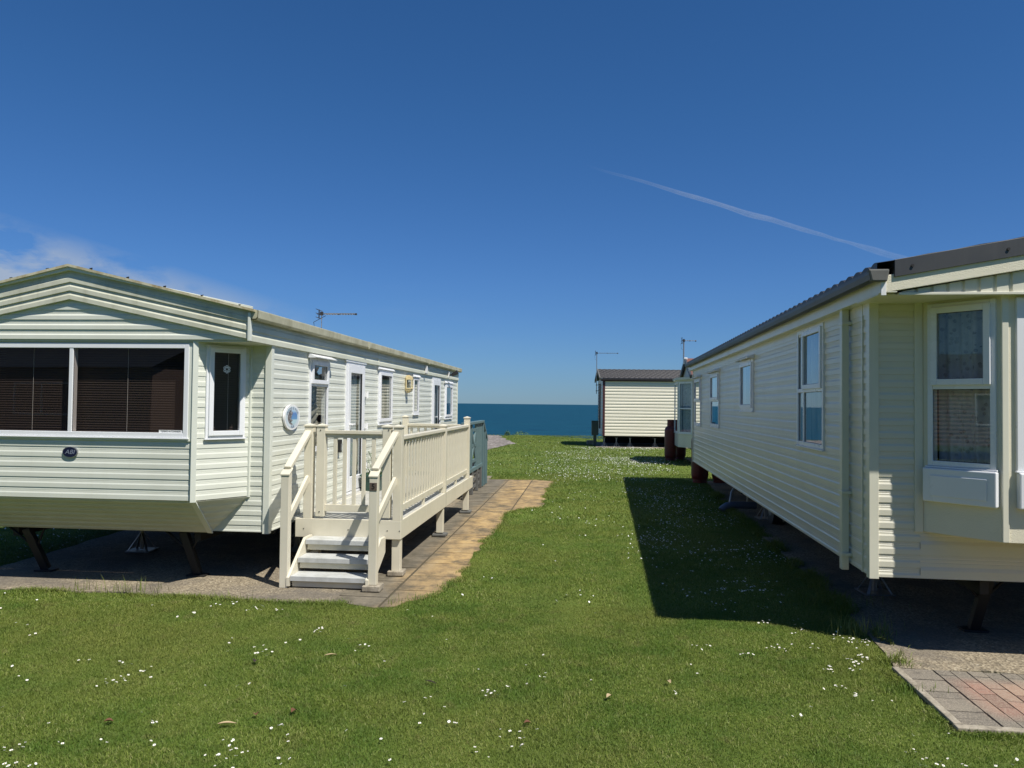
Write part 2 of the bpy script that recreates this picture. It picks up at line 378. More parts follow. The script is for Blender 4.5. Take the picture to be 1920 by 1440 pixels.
# ------------------------------------------------------------------ camera
p, r = R(1.48), R(.66)
f = Vector((0, math.cos(p), math.sin(p))); rt = Vector((1,0,0)); up = Vector((0,-math.sin(p), math.cos(p)))
rt2 = rt*math.cos(r)+up*math.sin(r); up2 = up*math.cos(r)-rt*math.sin(r)
cam = bpy.data.objects.new('camera', bpy.data.cameras.new('camera')); COL.objects.link(cam)
m = Matrix((rt2, up2, -f)).transposed().to_4x4(); m.translation = Vector((0,0,1.7)); cam.matrix_world = m
cam.data.sensor_width = 36; cam.data.lens = 27.0; cam.data.clip_end = 80000; cam.data.clip_start = .05
S.camera = cam
# ------------------------------------------------------------------ left caravan
O1 = (-2.27135517, 7.21043008, 0)
v1 = empty('static_caravan', O1, 5.5, 'pale green static caravan on the left with wide dark front windows', 'caravan', 'static caravans on the field')
Wd, Ln, ZB, ZT = 3.32, 10.5, .474, 2.225
fs = Fr((0,0), (0,Ln)); ff = Fr((-.188,0), (0,0)); bx = -.488; by = -.45
holes = [(1.0,1.59,1.17,2.17), (2.25,3.05,.58,2.22), (3.74,4.5,1.385,2.17), (5.97,6.4,1.5,2.14), (7.58,8.42,.58,2.2), (8.92,9.8,1.37,2.12)]
hs_ = [(a+.02, b-.02, c+.02, d-.02) for a, b, c, d in holes]
clad_wall(fs, ZB, ZT, hs_, t0=.03).build('side_cladding', M['sage'], v1, recalc=False)
clad_wall(ff, ZB, ZT, t0=.03).build('front_return_cladding', M['sage'], v1, recalc=False)
mb = clad_wall(Fr((-Wd,Ln), (-Wd,0)), ZB, ZT); mb.build('far_side_cladding', M['sage'], v1, recalc=False)
clad_wall(Fr((0,Ln), (-Wd,Ln)), ZB, ZT+.1).build('rear_cladding', M['sage'], v1, recalc=False)
clad_wall(Fr((-.60,0), (-.188,0)), ZB, .83, t0=.03).build('front_return_cladding', M['sage'], v1, recalc=False)
clad_wall(Fr((-Wd,0), (-Wd+.188,0)), ZB, ZT).build('front_return_cladding', M['sage'], v1, recalc=False)
fb = Fr((-Wd-bx,by), (bx,by)); LB = fb.L; zbay = .81
def bs(x): return x-(-Wd-bx)      # x to s on the bay front
clad_wall(fb, zbay, ZT, [(bs(-2.77)+.02, bs(-.55)-.02, 1.366, 2.2)], t0=0).build('bay_front_cladding', M['sage'], v1, recalc=False)
fa = Fr((bx,by), (-.188,0)); clad_wall(fa, zbay, ZT, [(.10,.46,1.38,2.18)]).build('bay_side_cladding', M['sage'], v1, recalc=False)
fa2 = Fr((-Wd+.188,0), (-Wd-bx,by)); clad_wall(fa2, zbay, ZT, [(.10,.46,1.38,2.18)]).build('bay_side_cladding', M['sage'], v1, recalc=False)
mb = MB(); A, B, C, D = (-2.77,0,.464), (-.551,0,.464), (bx,by,zbay), (-Wd-bx,by,zbay)
clad(mb, A, B, C, D, (0,-.62,-.78), .085, .009); mb.build('underbay_cladding', M['sage_band'], v1, recalc=False)  # darker olive than the walls: shade and grass bounce put into the colour
for sg in (0, 1):
    mb = MB(); X = (lambda x: x) if sg == 0 else (lambda x: -Wd-x)
    clad(mb, (X(-.551),0,.464), (X(-.550),0,.464), (X(-.188),0,zbay), (X(bx),by,zbay), (.5 if sg == 0 else -.5,-.35,-.75), .085, .009)
    mb.build('underbay_cladding', M['sage_band'], v1, recalc=False)  # same olive, with shade and grass bounce in its colour
tb = MB(); tb.beam((-.551,-.008,.458), (bx-.004,by-.006,zbay), .05, .014, (0,-.62,-.78)); tb.build('underbay_trim', M['sage_trim'], v1)
# corner trims
def trim(par, x, y, z0, z1, w=.045, mat='sage_trim', name='corner_trim', t=.016, rot=0):
    b = MB(); c, s = math.cos(rot), math.sin(rot)
    pts = [(-w,-t), (t,-t), (t,w), (0,w), (0,0), (-w,0)]
    pts = [(x+c*a-s*q, y+s*a+c*q) for a, q in pts]
    b.grid([[(a,q,z) for a, q in pts] for z in (z0, z1)], 0, True); b.poly([(a,q,z0) for a, q in pts]); b.poly([(a,q,z1) for a, q in pts]); return b.build(name, M[mat], par, bevel=.003)
trim(v1, .004, -.004, ZB-.012, ZT); trim(v1, bx, by-.002, zbay-.012, ZT, .03, rot=R(25)); trim(v1, -.19, -.005, zbay-.01, ZT, .022, rot=R(-10))
trim(v1, .004, Ln, ZB-.012, ZT, .03, rot=R(90))
# front window band
mb = MB(); fb.box(mb, bs(-.55), LB-.012, .002, .014, 1.335, ZT-.02); mb.build('window_trim', M['sage_trim'], v1)
mb = MB(); fb.box(mb, 0.012, bs(-.535), .0, .018, 1.335, 1.353); mb.build('window_trim', M['sage_trim'], v1)
wf = window(v1, fb, bs(-2.77), bs(-.55), 1.366, 2.20, vs=(bs(-1.66),), fw=.042, blind=('slats','blindbrown'), glassm='glass_dark')
wf['label'] = 'wide front window with dark brown blinds'
sb = MB(); q = .012; fb.box(sb, bs(-.82), bs(-.600), .009, .0105, 1.409, 1.432); st = sb.build('window_sticker', M['white'], wf)
text_mesh('TOPSIDE HUTCHINSON', .020, M['dark'], fb.P(bs(-.71), .0115, 1.4205), (1,0,0), (0,0,1), .0003, parent=wf, name='sticker_lettering', sx=.88)
ws = window(v1, fa, .085, .475, 1.36, 2.20, fw=.03, sash=(0,), blind=('slats','blindbrown'), glassm='glass_dark')
window(v1, fa2, .085, .475, 1.36, 2.20, fw=.03, sash=(0,), blind=('slats','blindbrown'), glassm='glass_dark')
fl = MB()      # white rosette sticker on the small bay window
for k in range(6):
    a = math.pi/2+k*math.pi/3; cx, cz = .28+.024*math.cos(a), 1.985+.024*math.sin(a)
    ring = [(.014*math.cos(u*math.pi/4), .014*math.sin(u*math.pi/4)) for u in range(8)]; rin = [(x_*.45, y_*.45) for x_, y_ in ring]
    for i in range(8):
        j = (i+1) % 8; fl.poly([fa.P(cx+ring[i][0], .0225, cz+ring[i][1]), fa.P(cx+ring[j][0], .0225, cz+ring[j][1]), fa.P(cx+rin[j][0], .0225, cz+rin[j][1]), fa.P(cx+rin[i][0], .0225, cz+rin[i][1])])
fl.build('window_emblem', M['white'], ws, recalc=False)
# badge
bd = MB(); n = 40; cx, cz = bs(-1.65), 1.222
def oval(mbx, rx, rz, q0, q1, mi=0):
    r0 = [fb.P(cx+rx*math.cos(2*math.pi*k/n), q0, cz+rz*math.sin(2*math.pi*k/n)) for k in range(n)]; r1 = [fb.P(cx+rx*math.cos(2*math.pi*k/n), q1, cz+rz*math.sin(2*math.pi*k/n)) for k in range(n)]
    mbx.grid([r0, r1], mi, True); mbx.poly(r1, mi)
oval(bd, .072, .050, .0, .018, 0); bg = bd.build('maker_badge', M['galv'], v1); bg['label'] = 'oval navy badge reading ABI'
bd = MB(); oval(bd, .066, .044, .018, .0195); bd.build('badge_face', flat('navy_enamel', (.006,.009,.04), .3), bg)
text_mesh('ABI', .054, flat('badge_letter', (.22,.25,.32), .4), fb.P(cx, .0205, cz), (1,0,0), (0,0,1), .0005, .25, 'badge_lettering', bg, 1.15, .0)
# gable panel, boards and roof
pk = (-Wd/2, 2.592); EX = .022; GY = -.478
mb = MB(); mb_x = -Wd-EX
clad(mb, (mb_x,GY,2.235), (EX,GY,2.235), (pk[0],GY,pk[1]+.006), (pk[0],GY,pk[1]+.006), (0,-1,0), .088, .011); mb.build('gable_cladding', M['sage'], v1, recalc=False)
mb = MB(); mb.box(mb_x, EX, GY+.002, 0, 2.218, 2.234); mb.build('soffit', M['sage_band'], v1)
for sg in (0, 1):
    X = (lambda x: x) if sg == 0 else (lambda x: -Wd-x)
    mb = MB(); a, b = (pk[0],-.500,pk[1]), (X(EX),-.500,2.238); c, d = (X(EX),-.500,2.463), (pk[0],-.500,pk[1]+.232)
    if sg: a, b, c, d = b, a, d, c
    clad(mb, a, b, c, d, (0,-1,0), .0765, .015, prof=prof_plain); mb.build('gable_board', M['sage_board'], v1, recalc=False)
    mb = MB(); mb.hexa([(a[0],-.47,a[2]),(b[0],-.47,b[2]),(b[0],-.499,b[2]),(a[0],-.499,a[2]),(d[0],-.47,d[2]+.06),(c[0],-.47,c[2]+.03),(c[0],-.499,c[2]+.03),(d[0],-.499,d[2]+.06)]); mb.build('gable_backing', M['sage_board'], v1)
    mb = MB(); mb.beam((pk[0],-.516,pk[1]+.275), (X(EX+.02),-.516,2.508), .035, .034, (0,0,1)); mb.build('verge_trim', M['sage_trim'], v1, bevel=.003)
mb = MB(); mb.box(EX-.012, EX+.012, -.53, -.485, 2.222, 2.47); mb.build('corner_trim', M['sage_trim'], v1, bevel=.003)
for sg in (0, 1):
    X = (lambda x: x) if sg == 0 else (lambda x: -Wd-x)
    rows = []; y = -.545
    rb = MB(); rp, re = (pk[0], pk[1]+.312), (X(.075), 2.498)
    ys = [-.55+.5*i for i in range(23)]; ys[-1] = Ln+.06
    for i, y in enumerate(ys): rows.append([(rp[0]+(re[0]-rp[0])*k/6, y, rp[1]+(re[1]-rp[1])*k/6) for k in range(7)])
    rb.grid(rows); bot = [[(p_[0], p_[1], p_[2]-.022) for p_ in r_] for r_ in rows]; rb.grid(bot)
    rb.grid([rows[0], bot[0]]); rb.grid([rows[-1], bot[-1]]); rb.grid([[r_[-1] for r_ in rows], [r_[-1] for r_ in bot]])
    rf = rb.build('roof', M['rooflt'], v1)
    for i in range(5):
        sc = MB(); u = .12+.2*i; px_, pz_ = rp[0]+(re[0]-rp[0])*u, rp[1]+(re[1]-rp[1])*u; sc.box(px_-.008, px_+.008, -.535, -.52, pz_, pz_+.010); sc.tube([(px_-.012,-.53,pz_+.008), (px_+.014,-.53,pz_+.012)], .004, 6); sc.build('roof_clip', M['black'], rf)
# eaves boards along the side, gutter
for sg in (0, 1):
    fe = Fr((EX,-.49), (EX,Ln+.02)) if sg == 0 else Fr((-Wd-EX,Ln+.02), (-Wd-EX,-.49))
    clad_wall(fe, 2.222, 2.40, pitch=.09, depth=.014, prof=prof_plain).build('eaves_board', M['sage_band'], v1, recalc=False)
    mb = MB(); fe.box(mb, 0, fe.L, -.015, .0, 2.222, 2.475); mb.build('eaves_backing', M['sage_band'], v1)
    gb = MB(); L = fe.L+.05; prof = [(.006,2.43),(.020,2.418),(.055,2.418),(.068,2.43),(.072,2.492),(.078,2.494),(.080,2.486),(.077,2.424),(.060,2.408),(.016,2.408),(.003,2.42)]
    gb.grid([[fe.P(s_, q_, z_) for q_, z_ in prof] for s_ in (-.03, L)], 0, False)
    for s_ in (-.03, L): gb.poly([fe.P(s_, q_, z_) for q_, z_ in prof[:6]+[(.006,2.492)]])
    g = gb.build('gutter', M['gutter'], v1, recalc=False)
    for s_ in (3.4, 7.3): jb = MB(); fe.box(jb, s_, s_+.05, .062, .084, 2.405, 2.497); jb.build('gutter_joint', M['gutter'], g)
mb = MB(); fe = Fr((EX,-.49), (EX,Ln)); 
for s_ in (4.15, 7.6): mb = MB(); fe.box(mb, s_, s_+.012, .0, .016, 2.224, 2.42); mb.build('eaves_joint', M['sage_trim'], v1)
mb = MB(); clad(mb, (0,Ln+.01,2.32), (-Wd,Ln+.01,2.32), (pk[0],Ln+.01,2.86), (pk[0],Ln+.01,2.86), (0,1,0)); mb.build('rear_gable', M['sage'], v1, recalc=False)
# side openings
window(v1, fs, *holes[0], hs=(1.885,), fw=.04, blind=('swag','blindlight'), sash=(1,), hood=.10)
d1 = door(v1, fs, *holes[1], hinge_far=True)
window(v1, fs, *holes[2], fw=.045, blind=('slats','blindlight'), hood=.045, sash=(0,))
window(v1, fs, *holes[3], fw=.05, blind=('slats','blindbrown'), hood=.04)
d2 = door(v1, fs, *holes[4], hinge_far=False)
window(v1, fs, *holes[5], fw=.05, blind=('net','netblue'), hood=.045, sash=(0,))
for z in (1.8, 1.38, .86): hinge(v1, fs, 3.09, z)
mb = MB(); fs.box(mb, 2.2, 3.08, .012, .03, 2.2, 2.225); mb.build('door_drip_strip', M['upvc'], v1)
mb = MB(); fs.box(mb, 1.96, 2.03, .01, .05, 1.10, 1.25); ks = mb.build('key_safe', M['black'], v1, bevel=.006)
mb = MB(); fs.box(mb, 1.975, 2.015, .05, .056, 1.12, 1.20); mb.build('key_safe_dial', M['galv'], ks)
mb = MB(); fs.box(mb, 2.55, 2.78, .008, .02, .50, .555); mb.build('vent_grille', M['upvc'], v1)
# name plaque
def disc(mbx, fr, s, z, rx, rz, q0, q1, n=40):
    r0 = [fr.P(s+rx*math.cos(2*math.pi*k/n), q0, z+rz*math.sin(2*math.pi*k/n)) for k in range(n)]; r1 = [fr.P(s+rx*math.cos(2*math.pi*k/n), q1, z+rz*math.sin(2*math.pi*k/n)) for k in range(n)]
    mbx.grid([r0, r1], 0, True); mbx.poly(r1)
ps, pz = .49, 1.541
mb = MB(); disc(mb, fs, ps, pz, .205, .128, .011, .030); pl = mb.build('name_plaque', M['white'], v1); pl['label'] = 'white oval name plaque with a painted seascape'
mb = MB(); disc(mb, fs, ps, pz, .178, .108, .030, .0315); mb.build('plaque_border', flat('plaque_pale_blue', (.60,.68,.72), .4), pl)
t = NT('plaque_painting'); v = t.coord('Object', (1,5,9)); sep = t.n('ShaderNodeSeparateXYZ', {'Vector': t.coord('Object')})
sea = t.ramp(t.math('MULTIPLY_ADD', sep.outputs['Z'], 7.0, -10.35), [(0,(.45,.62,.66)),(.25,(.45,.62,.66)),(.3,(.12,.30,.52)),(.7,(.10,.22,.50)),(.85,(.35,.52,.68)),(1,(.5,.62,.7))])
cl = t.math('GREATER_THAN', t.math('ADD', t.math('MULTIPLY_ADD', sep.outputs['Y'], -9, 4.4), t.math('MULTIPLY', t.noise(v, 3, 5), 1.6)), .95)
t.bsdf(t.mix(cl, sea, t.ramp(t.noise(v, 5, 6), [(.35,(.03,.06,.06)),(.5,(.16,.13,.13)),(.65,(.35,.36,.36))])), .4)
mb = MB(); disc(mb, fs, ps, pz, .125, .076, .0315, .033); mb.build('plaque_picture', t.m, pl)
txt = 'MOORBANK'
for i, ch in enumerate(txt):
    a = R(154-128*i/(len(txt)-1)); P_ = fs.P(ps+.150*math.cos(a), .0335, pz+.090*math.sin(a)+.0); rr = Vector((0, math.sin(a), -math.cos(a))); uu = Vector((0, math.cos(a), math.sin(a)))
    text_mesh(ch, .042, flat('plaque_ink', (.10,.16,.26), .5) if i == 0 else bpy.data.materials['plaque_ink'], P_, rr, uu, .0003, name='plaque_letter', parent=pl)
text_mesh('R.J.B', .030, bpy.data.materials['plaque_ink'], fs.P(ps, .0335, pz-.092), (0,1,0), (0,0,1), .0003, name='plaque_letter', parent=pl, sx=1.5)
# coach lamp
ly, lz = 5.43, 2.0
mb = MB(); fs.box(mb, ly-.05, ly+.05, .01, .025, lz-.11, lz+.12); fs.box(mb, ly-.065, ly+.065, .02, .12, lz+.075, lz+.09); fs.box(mb, ly-.065, ly+.065, .02, .12, lz-.075, lz-.062)
for a, b in ((-.058,.028), (.058,.028), (-.058,.112), (.058,.112)): fs.box(mb, ly+a-.007, ly+a+.007, b-.007, b+.007, lz-.062, lz+.075)
for k in range(6):
    w0 = .065*(1-(k/6)**2)**.5; w1 = .065*(1-((k+1)/6)**2)**.5; fs.box(mb, ly-w0*.95, ly+w0*.95, .02, .02+w0*1.4+.004, lz+.09+k*.010, lz+.10+k*.010); fs.box(mb, ly-w0*.9, ly+w0*.9, .02, .02+w0*1.35+.004, lz-.085-k*.011, lz-.0751-k*.011)
wl = mb.build('wall_lamp', M['ivory'], v1, bevel=.003)
mb = MB(); mb.lathe((.07, ly, lz-.05), [(.0,0),(.022,.005),(.026,.05),(.018,.08),(.0,.095)], 12); mb.build('bulb', M['white'], wl, smooth=True)
mb = MB(); fs.box(mb, ly-.052, ly+.052, .03, .110, lz-.060, lz+.073); mb.build('lamp_glass', M['glass'], wl)
# eaves fittings: bracket and floodlight
mb = MB(); fs.box(mb, 6.78, 6.86, .035, .075, 2.24, 2.37); fs.box(mb, 6.80, 6.84, .03, .07, 2.225, 2.24); mb.build('eaves_bracket', M['white'], v1, bevel=.004)
mb = MB(); fs.box(mb, 9.1, 9.18, .035, .065, 2.24, 2.37); fl_ = mb.build('floodlight', M['white'], v1, bevel=.004)
mb = MB(); mb.beam((.07,9.14,2.30), (.15,9.16,2.30), .03, .03); mb.hexa([(.13,9.08,2.27),(.25,9.10,2.33),(.25,9.24,2.33),(.13,9.22,2.27),(.12,9.08,2.33),(.22,9.10,2.40),(.22,9.24,2.40),(.12,9.22,2.33)]); mb.build('lamp_head', M['black'], fl_)
aerial(v1, (-.30,2.22,2.50), (-.30,2.22,2.81), .02, .43, els=12, r=.005, k=.55)
under(v1, -Wd, 0, 0, Ln, ZB)
mb = MB(); mb.box(-Wd+.05, -.05, .75, .78, ZB+.06, ZT); mb.build('view_blocker', M['under'], v1)  # added dark panel, blocks the view through to the other windows
steady(v1, -2.44, .05, .44, .14, .10); steady(v1, -.88, .12, .44, .13, .04)
for x, y, l in ((-1.98, 1.25, 'grey pressed metal axle stand under the left caravan, nearer the middle'), (-.32, 1.55, 'grey pressed metal axle stand under the left caravan, behind the steps')):
    q = fw(O1, 5.5, (x, y)); stand(q[0], q[1], .36, l)
# ------------------------------------------------------------------ veranda
OD = (-1.138, 7.504, 0)
dk = empty('veranda', OD, 5.5, 'cream plastic veranda with picket balustrade, gate, three steps and number 5 plate', 'veranda')
ZD = .55; LD = 4.79
pb = MB(); pb.box(-.985, .072, 0, .024, .368, ZD); pb.box(.048, .0725, .0242, LD, .368, ZD); pb.box(-.985, .048, LD-.024, LD, .368, ZD); pb.box(-.985, -.961, .0242, LD-.024, .368, ZD)
pb.build('fascia', M['deck'], dk, bevel=.003)
pb = MB(); k = 0; y = .03
while y < LD-.1: pb.box(-1.06, .046, y, y+.138, ZD-.025, ZD-.001); y += .144
pb.build('deck_boards', M['deckboard'], dk, bevel=.002)
jb = MB()
for x in (-.9, -.45, -.02): jb.box(x-.02, x+.02, .03, LD-.03, .40, ZD-.03)
jb.build('joist', M['deck'], dk)
jb = MB()
for y, z in ((2.44, .37),): jb.box(.0725, .0735, y, y+.004, .37, ZD)
jb.build('fascia_joint', M['dark'], dk)
def post(x, y, z0, z1, w=.085, cap=True, name='post', par=None):
    b = MB(); h = w/2; b.box(x-h, x+h, y-h, y+h, z0, z1); o = b.build(name, M['deck'], par or dk, bevel=.004)
    if cap:
        b = MB(); h2 = h+.008; b.box(x-h2, x+h2, y-h2, y+h2, z1, z1+.012); zz = z1+.012
        for q in ((-1,-1,1,-1),(1,-1,1,1),(1,1,-1,1),(-1,1,-1,-1)): b.poly([(x+q[0]*h2,y+q[1]*h2,zz), (x+q[2]*h2,y+q[3]*h2,zz), (x,y,zz+.018)])
        b.build('post_cap', M['deck'], o)
    return o
XR = .030
post(-.868, .045, ZD, 1.455); post(XR, .045, ZD, 1.455); post(XR, 2.42, ZD, 1.40); post(XR, 4.40, ZD, 1.47); post(-1.0, 4.66, ZD, 1.47)
for x in (-.80, XR-.01):
    for y in ((.075,) if x < -.5 else (.075, 2.33, 4.43)): post(x, y, .055, .37, cap=False, name='deck_leg')
    for y in ((2.33, 4.43) if x < -.5 else ()): post(x, y, .02, .37, cap=False, name='deck_leg')
def rail(a, b, w, h, name='handrail', par=None, bev=.006):
    q = MB(); q.beam(a, b, w, h); return q.build(name, M['deck'], par or dk, bevel=bev)
def picketrun(a, b, n, z0, z1, par=None, w=.036, t=.022):
    a = Vector(a); b = Vector(b); d = (b-a); first = None
    for i in range(n):
        c = a+d*(i+.5)/n
        if first is None:
            q = MB(); u = d.normalized(); s_ = Vector((-u.y, u.x)); h = w/2; g = t/2
            cs = [u*x_*h+s_*y_*g for x_, y_ in ((-1,-1),(1,-1),(1,1),(-1,1))]
            q.hexa([(v_.x, v_.y, z0) for v_ in cs]+[(v_.x, v_.y, z1) for v_ in cs]); first = q.build('picket', M['deck'], par or dk, bevel=.003); first.location = (c.x, c.y, 0); cur = first
        else:
            cur = first.copy(); cur.location = (c.x, c.y, 0); COL.objects.link(cur)
for y0, y1, n, in ((.0875, 2.377, 16), (2.463, 4.357, 15)):
    rail((XR,y0,1.352), (XR,y1,1.352), .075, .04); rail((XR,y0,1.318), (XR,y1,1.318), .032, .026, 'top_rail'); rail((XR,y0,.655), (XR,y1,.655), .035, .07, 'bottom_rail')
    picketrun((XR, y0), (XR, y1), n, .69, 1.305)
    q = MB(); ym = (y0+y1)/2; q.box(XR-.015, XR+.015, ym-.02, ym+.02, ZD, .62); q.build('rail_spacer', M['deck'], dk)
rail((XR-.04,4.44,1.352), (-.957,4.66,1.352), .07, .04); rail((XR-.04,4.44,1.318), (-.957,4.66,1.318), .032, .026, 'top_rail'); rail((XR-.04,4.44,.655), (-.957,4.66,.655), .035, .07, 'bottom_rail')
picketrun((XR-.05, 4.44), (-.957, 4.66), 8, .69, 1.305)
# gate
gt = MB(); gt.box(-.785, -.700, .0, .085, .572, 1.455); g = gt.build('gate', M['deck'], dk, bevel=.004)
gt = MB(); gt.box(-.122, -.040, .0, .085, .572, 1.455); gt.build('gate_stile', M['deck'], g, bevel=.004)
for x in (-.7425, -.081):
    b = MB(); h2 = .05; zz = 1.467; b.box(x-h2, x+h2, .0425-h2, .0425+h2, 1.455, zz)
    for q in ((-1,-1,1,-1),(1,-1,1,1),(1,1,-1,1),(-1,1,-1,-1)): b.poly([(x+q[0]*h2,.0425+q[1]*h2,zz), (x+q[2]*h2,.0425+q[3]*h2,zz), (x,.0425,zz+.018)])
    b.build('post_cap', M['deck'], g)
q = MB(); q.box(-.70, -.122, .005, .08, 1.385, 1.418); q.box(-.70, -.122, .025, .06, 1.345, 1.385); q.build('gate_rail', M['deck'], g, bevel=.003)
q = MB(); q.box(-.70, -.122, .02, .055, .622, .69); q.build('gate_rail', M['deck'], g, bevel=.003)
for i in range(5):
    x = -.70+.578*(i+1)/6; q = MB(); q.box(x-.018, x+.018, .026, .05, .69, 1.345); q.build('picket', M['deck'], g, bevel=.003)
for x, z in ((-.745, 1.42), (-.745, .62), (-.06, 1.43)):
    q = MB(); q.tube([(x,-.001,z), (x,-.005,z)], .006, 8); q.build('screw_head', M['dark'], g)
for x in (-.90, -.45, -.06, .06):
    q = MB(); q.tube([(x,.0,.45), (x,-.003,.45)], .006, 8); q.build('screw_head', M['dark'], dk)
# newels, stair rails, steps
XL = -.8575; XN = -.0375; YN = -.565
for x in (XL, XN):
    b = MB(); h = .0375; b.hexa([(x-h,YN-h,.012 if x < -.5 else .065),(x+h,YN-h,.012 if x < -.5 else .065),(x+h,YN+h,.012 if x < -.5 else .065),(x-h,YN+h,.012 if x < -.5 else .065),(x-h,YN-h,1.03),(x+h,YN-h,1.03),(x+h,YN+h,1.075),(x-h,YN+h,1.075)])
    nw = b.build('newel_post', M['deck'], dk, bevel=.004)
    b = MB(); h = .044; b.hexa([(x-h,YN-h,1.025),(x+h,YN-h,1.025),(x+h,YN+h,1.075),(x-h,YN+h,1.075),(x-h,YN-h,1.040),(x+h,YN-h,1.040),(x+h,YN+h,1.092),(x-h,YN+h,1.092)]); b.build('post_cap', M['deck'], nw, bevel=.003)
    xt = -.868 if x < -.5 else XR-.02
    rail((x,YN+.02,1.085), (xt,.003,1.40), .066, .045, 'handrail', bev=.008); rail((x,YN+.03,.60), (xt,.003,.945), .03, .075, 'lower_stair_rail')
    if x > -.5:
        b = MB(); b.box(x-.034, x+.034, YN-.0375-.005, YN-.0378, .908, .978); npl = b.build('number_plate', flat('brown_plate', (.12,.09,.07), .5), dk, bevel=.001); npl['label'] = 'small brown square plate with the number 5'
        text_mesh('5', .068, flat('number_black', (.01,.008,.008), .5), (x, YN-.0435, .943), (1,0,0), (0,0,1), .0006, name='number', parent=npl, bold=.0006)
for z1, y0, y1 in ((.122,-.60,-.36), (.252,-.42,-.16), (.385,-.225,-.002)):
    b = MB(); b.box(-.795, -.098, y0, y0+.012, z1-.045, z1); b.box(-.797, -.096, y0+.012, y1-.125, z1-.028, z1-.001); b.box(-.797, -.096, y1-.12, y1, z1-.028, z1-.001)
    b.build('tread', M['tread'], dk, bevel=.003)
    b = MB(); b.box(-.785, -.105, y0+.03, y0+.045, z1-.10, z1-.03); b.build('riser', M['deck'], dk, bevel=.002)
for x in (-.812, -.081):
    b = MB(); w = .0135
    pts = [(-.61,.03),(-.61,.11),(-.20,.40),(-.03,.40),(-.03,.25),(-.45,.03)]
    b.grid([[(x-w,py,pz_) for py, pz_ in pts], [(x+w,py,pz_) for py, pz_ in pts]], 0, True); b.poly([(x-w,py,pz_) for py, pz_ in pts]); b.poly([(x+w,py,pz_) for py, pz_ in pts]); b.build('stringer', M['deck'], dk, bevel=.003)
t = NT('pale_paver_concrete'); v = t.coord('Object'); t.bsdf(t.ramp(t.noise(v, 14, 6, .7), [(.3,(.14,.12,.09)),(.55,(.33,.29,.22)),(.7,(.42,.38,.30))]), .9, t.bump(t.noise(v, 30, 5), .6, .01)); M['paver'] = t.m
for x, y, w, h, l in ((XN,YN,.16,.05,'pale concrete paver under the step newel post with the number'), (XR-.01,.075,.155,.045,'rough stone block under the front corner leg of the cream veranda'), (XR-.01,2.33,.17,.03,'thin dark block under the middle leg of the cream veranda'), (XR-.01,4.43,.17,.03,'thin dark block under the far leg of the cream veranda')):
    q = fw(OD, 5.5, (x, y)); b = MB(); b.box(-w/2, w/2, -w/2, w/2, 0, h); o = b.build('support_block', M['paver'] if h > .035 else M['greywood'], bevel=.006); o.location = (q[0], q[1], .014); o.rotation_euler = (0,0,-R(5.5+random.uniform(-3,3))); tag(o, l, 'block', 'blocks under the veranda posts')
# planter on the veranda
q = fw(OD, 5.5, (-.90, 2.62)); pt = empty('planter', (q[0], q[1], ZD), 5.5, 'dark green plastic planter trough with a straggly plant, on the cream veranda', 'planter')
b = MB(); b.grid([[(x_*w, y_*l, z) for x_, y_ in ((-1,-1),(1,-1),(1,1),(-1,1))] for w, l, z in ((.10,.22,.0),(.13,.26,.19),(.145,.275,.19),(.145,.275,.215),(.12,.25,.215),(.12,.25,.17))], 0, True); b.poly([(x_*.10, y_*.22, 0) for x_, y_ in ((-1,-1),(1,-1),(1,1),(-1,1))]); b.build('trough', M['green'], pt, bevel=.004)
b = MB(); b.box(-.118, .118, -.248, .248, .15, .175); b.build('soil', M['bark'], pt)
b = MB(); st_ = MB(); rg = random.Random(5)
for i in range(26):
    x, y = rg.uniform(-.08,.08), rg.uniform(-.2,.2); h = rg.uniform(.12,.34); tx, ty = x+rg.uniform(-.1,.1), y+rg.uniform(-.12,.12)
    st_.tube([(x,y,.17), ((x+tx)/2,(y+ty)/2,.17+h*.6), (tx,ty,.17+h)], .0025, 4)
    for k in range(9):
        u = rg.uniform(.3,1); c = Vector((x+(tx-x)*u, y+(ty-y)*u, .17+h*u)); a = rg.uniform(0,6.28); l = rg.uniform(.025,.05); dv = Vector((math.cos(a), math.sin(a), rg.uniform(-.3,.8)))*l; sd = dv.cross(Vector((0,0,1))).normalized()*.008
        b.poly([c, c+dv*.5+sd, c+dv, c+dv*.5-sd])
b.build('leaves', M['leafm'], pt, recalc=False); st_.build('stems', M['leafm'], pt)
# ------------------------------------------------------------------ teal veranda further along
tk = empty('teal_veranda', OD, 5.5, 'teal painted timber veranda with crossed cut-out panel beyond the cream veranda', 'veranda')
XT = -.25
b = MB(); y = 5.9
while y < 8.15:
    if not (6.72 < y+.05 < 7.32): b.box(XT-.012, XT+.012, y, y+.113, .50, 1.30)
    y += .118
b.build('board_panel', M['teal'], tk, bevel=.003)
b = MB(); b.box(XT-.02, XT+.02, 6.70, 6.76, .5, 1.30); b.box(XT-.02, XT+.02, 7.28, 7.34, .5, 1.30)
for a, c in (((XT,6.76,.62),(XT,7.28,1.20)), ((XT,7.28,.62),(XT,6.76,1.20)), ((XT,6.76,1.20),(XT,7.28,1.20)), ((XT,6.76,.62),(XT,7.28,.62)), ((XT,6.76,.91),(XT,7.28,.91))): b.beam(a, c, .03, .06, (0,0,1))
b.build('crossed_panel', M['teal'], tk, bevel=.003)
b = MB(); b.beam((XT,5.85,1.335), (XT,8.22,1.335), .10, .05); b.build('handrail', M['teal'], tk, bevel=.006)
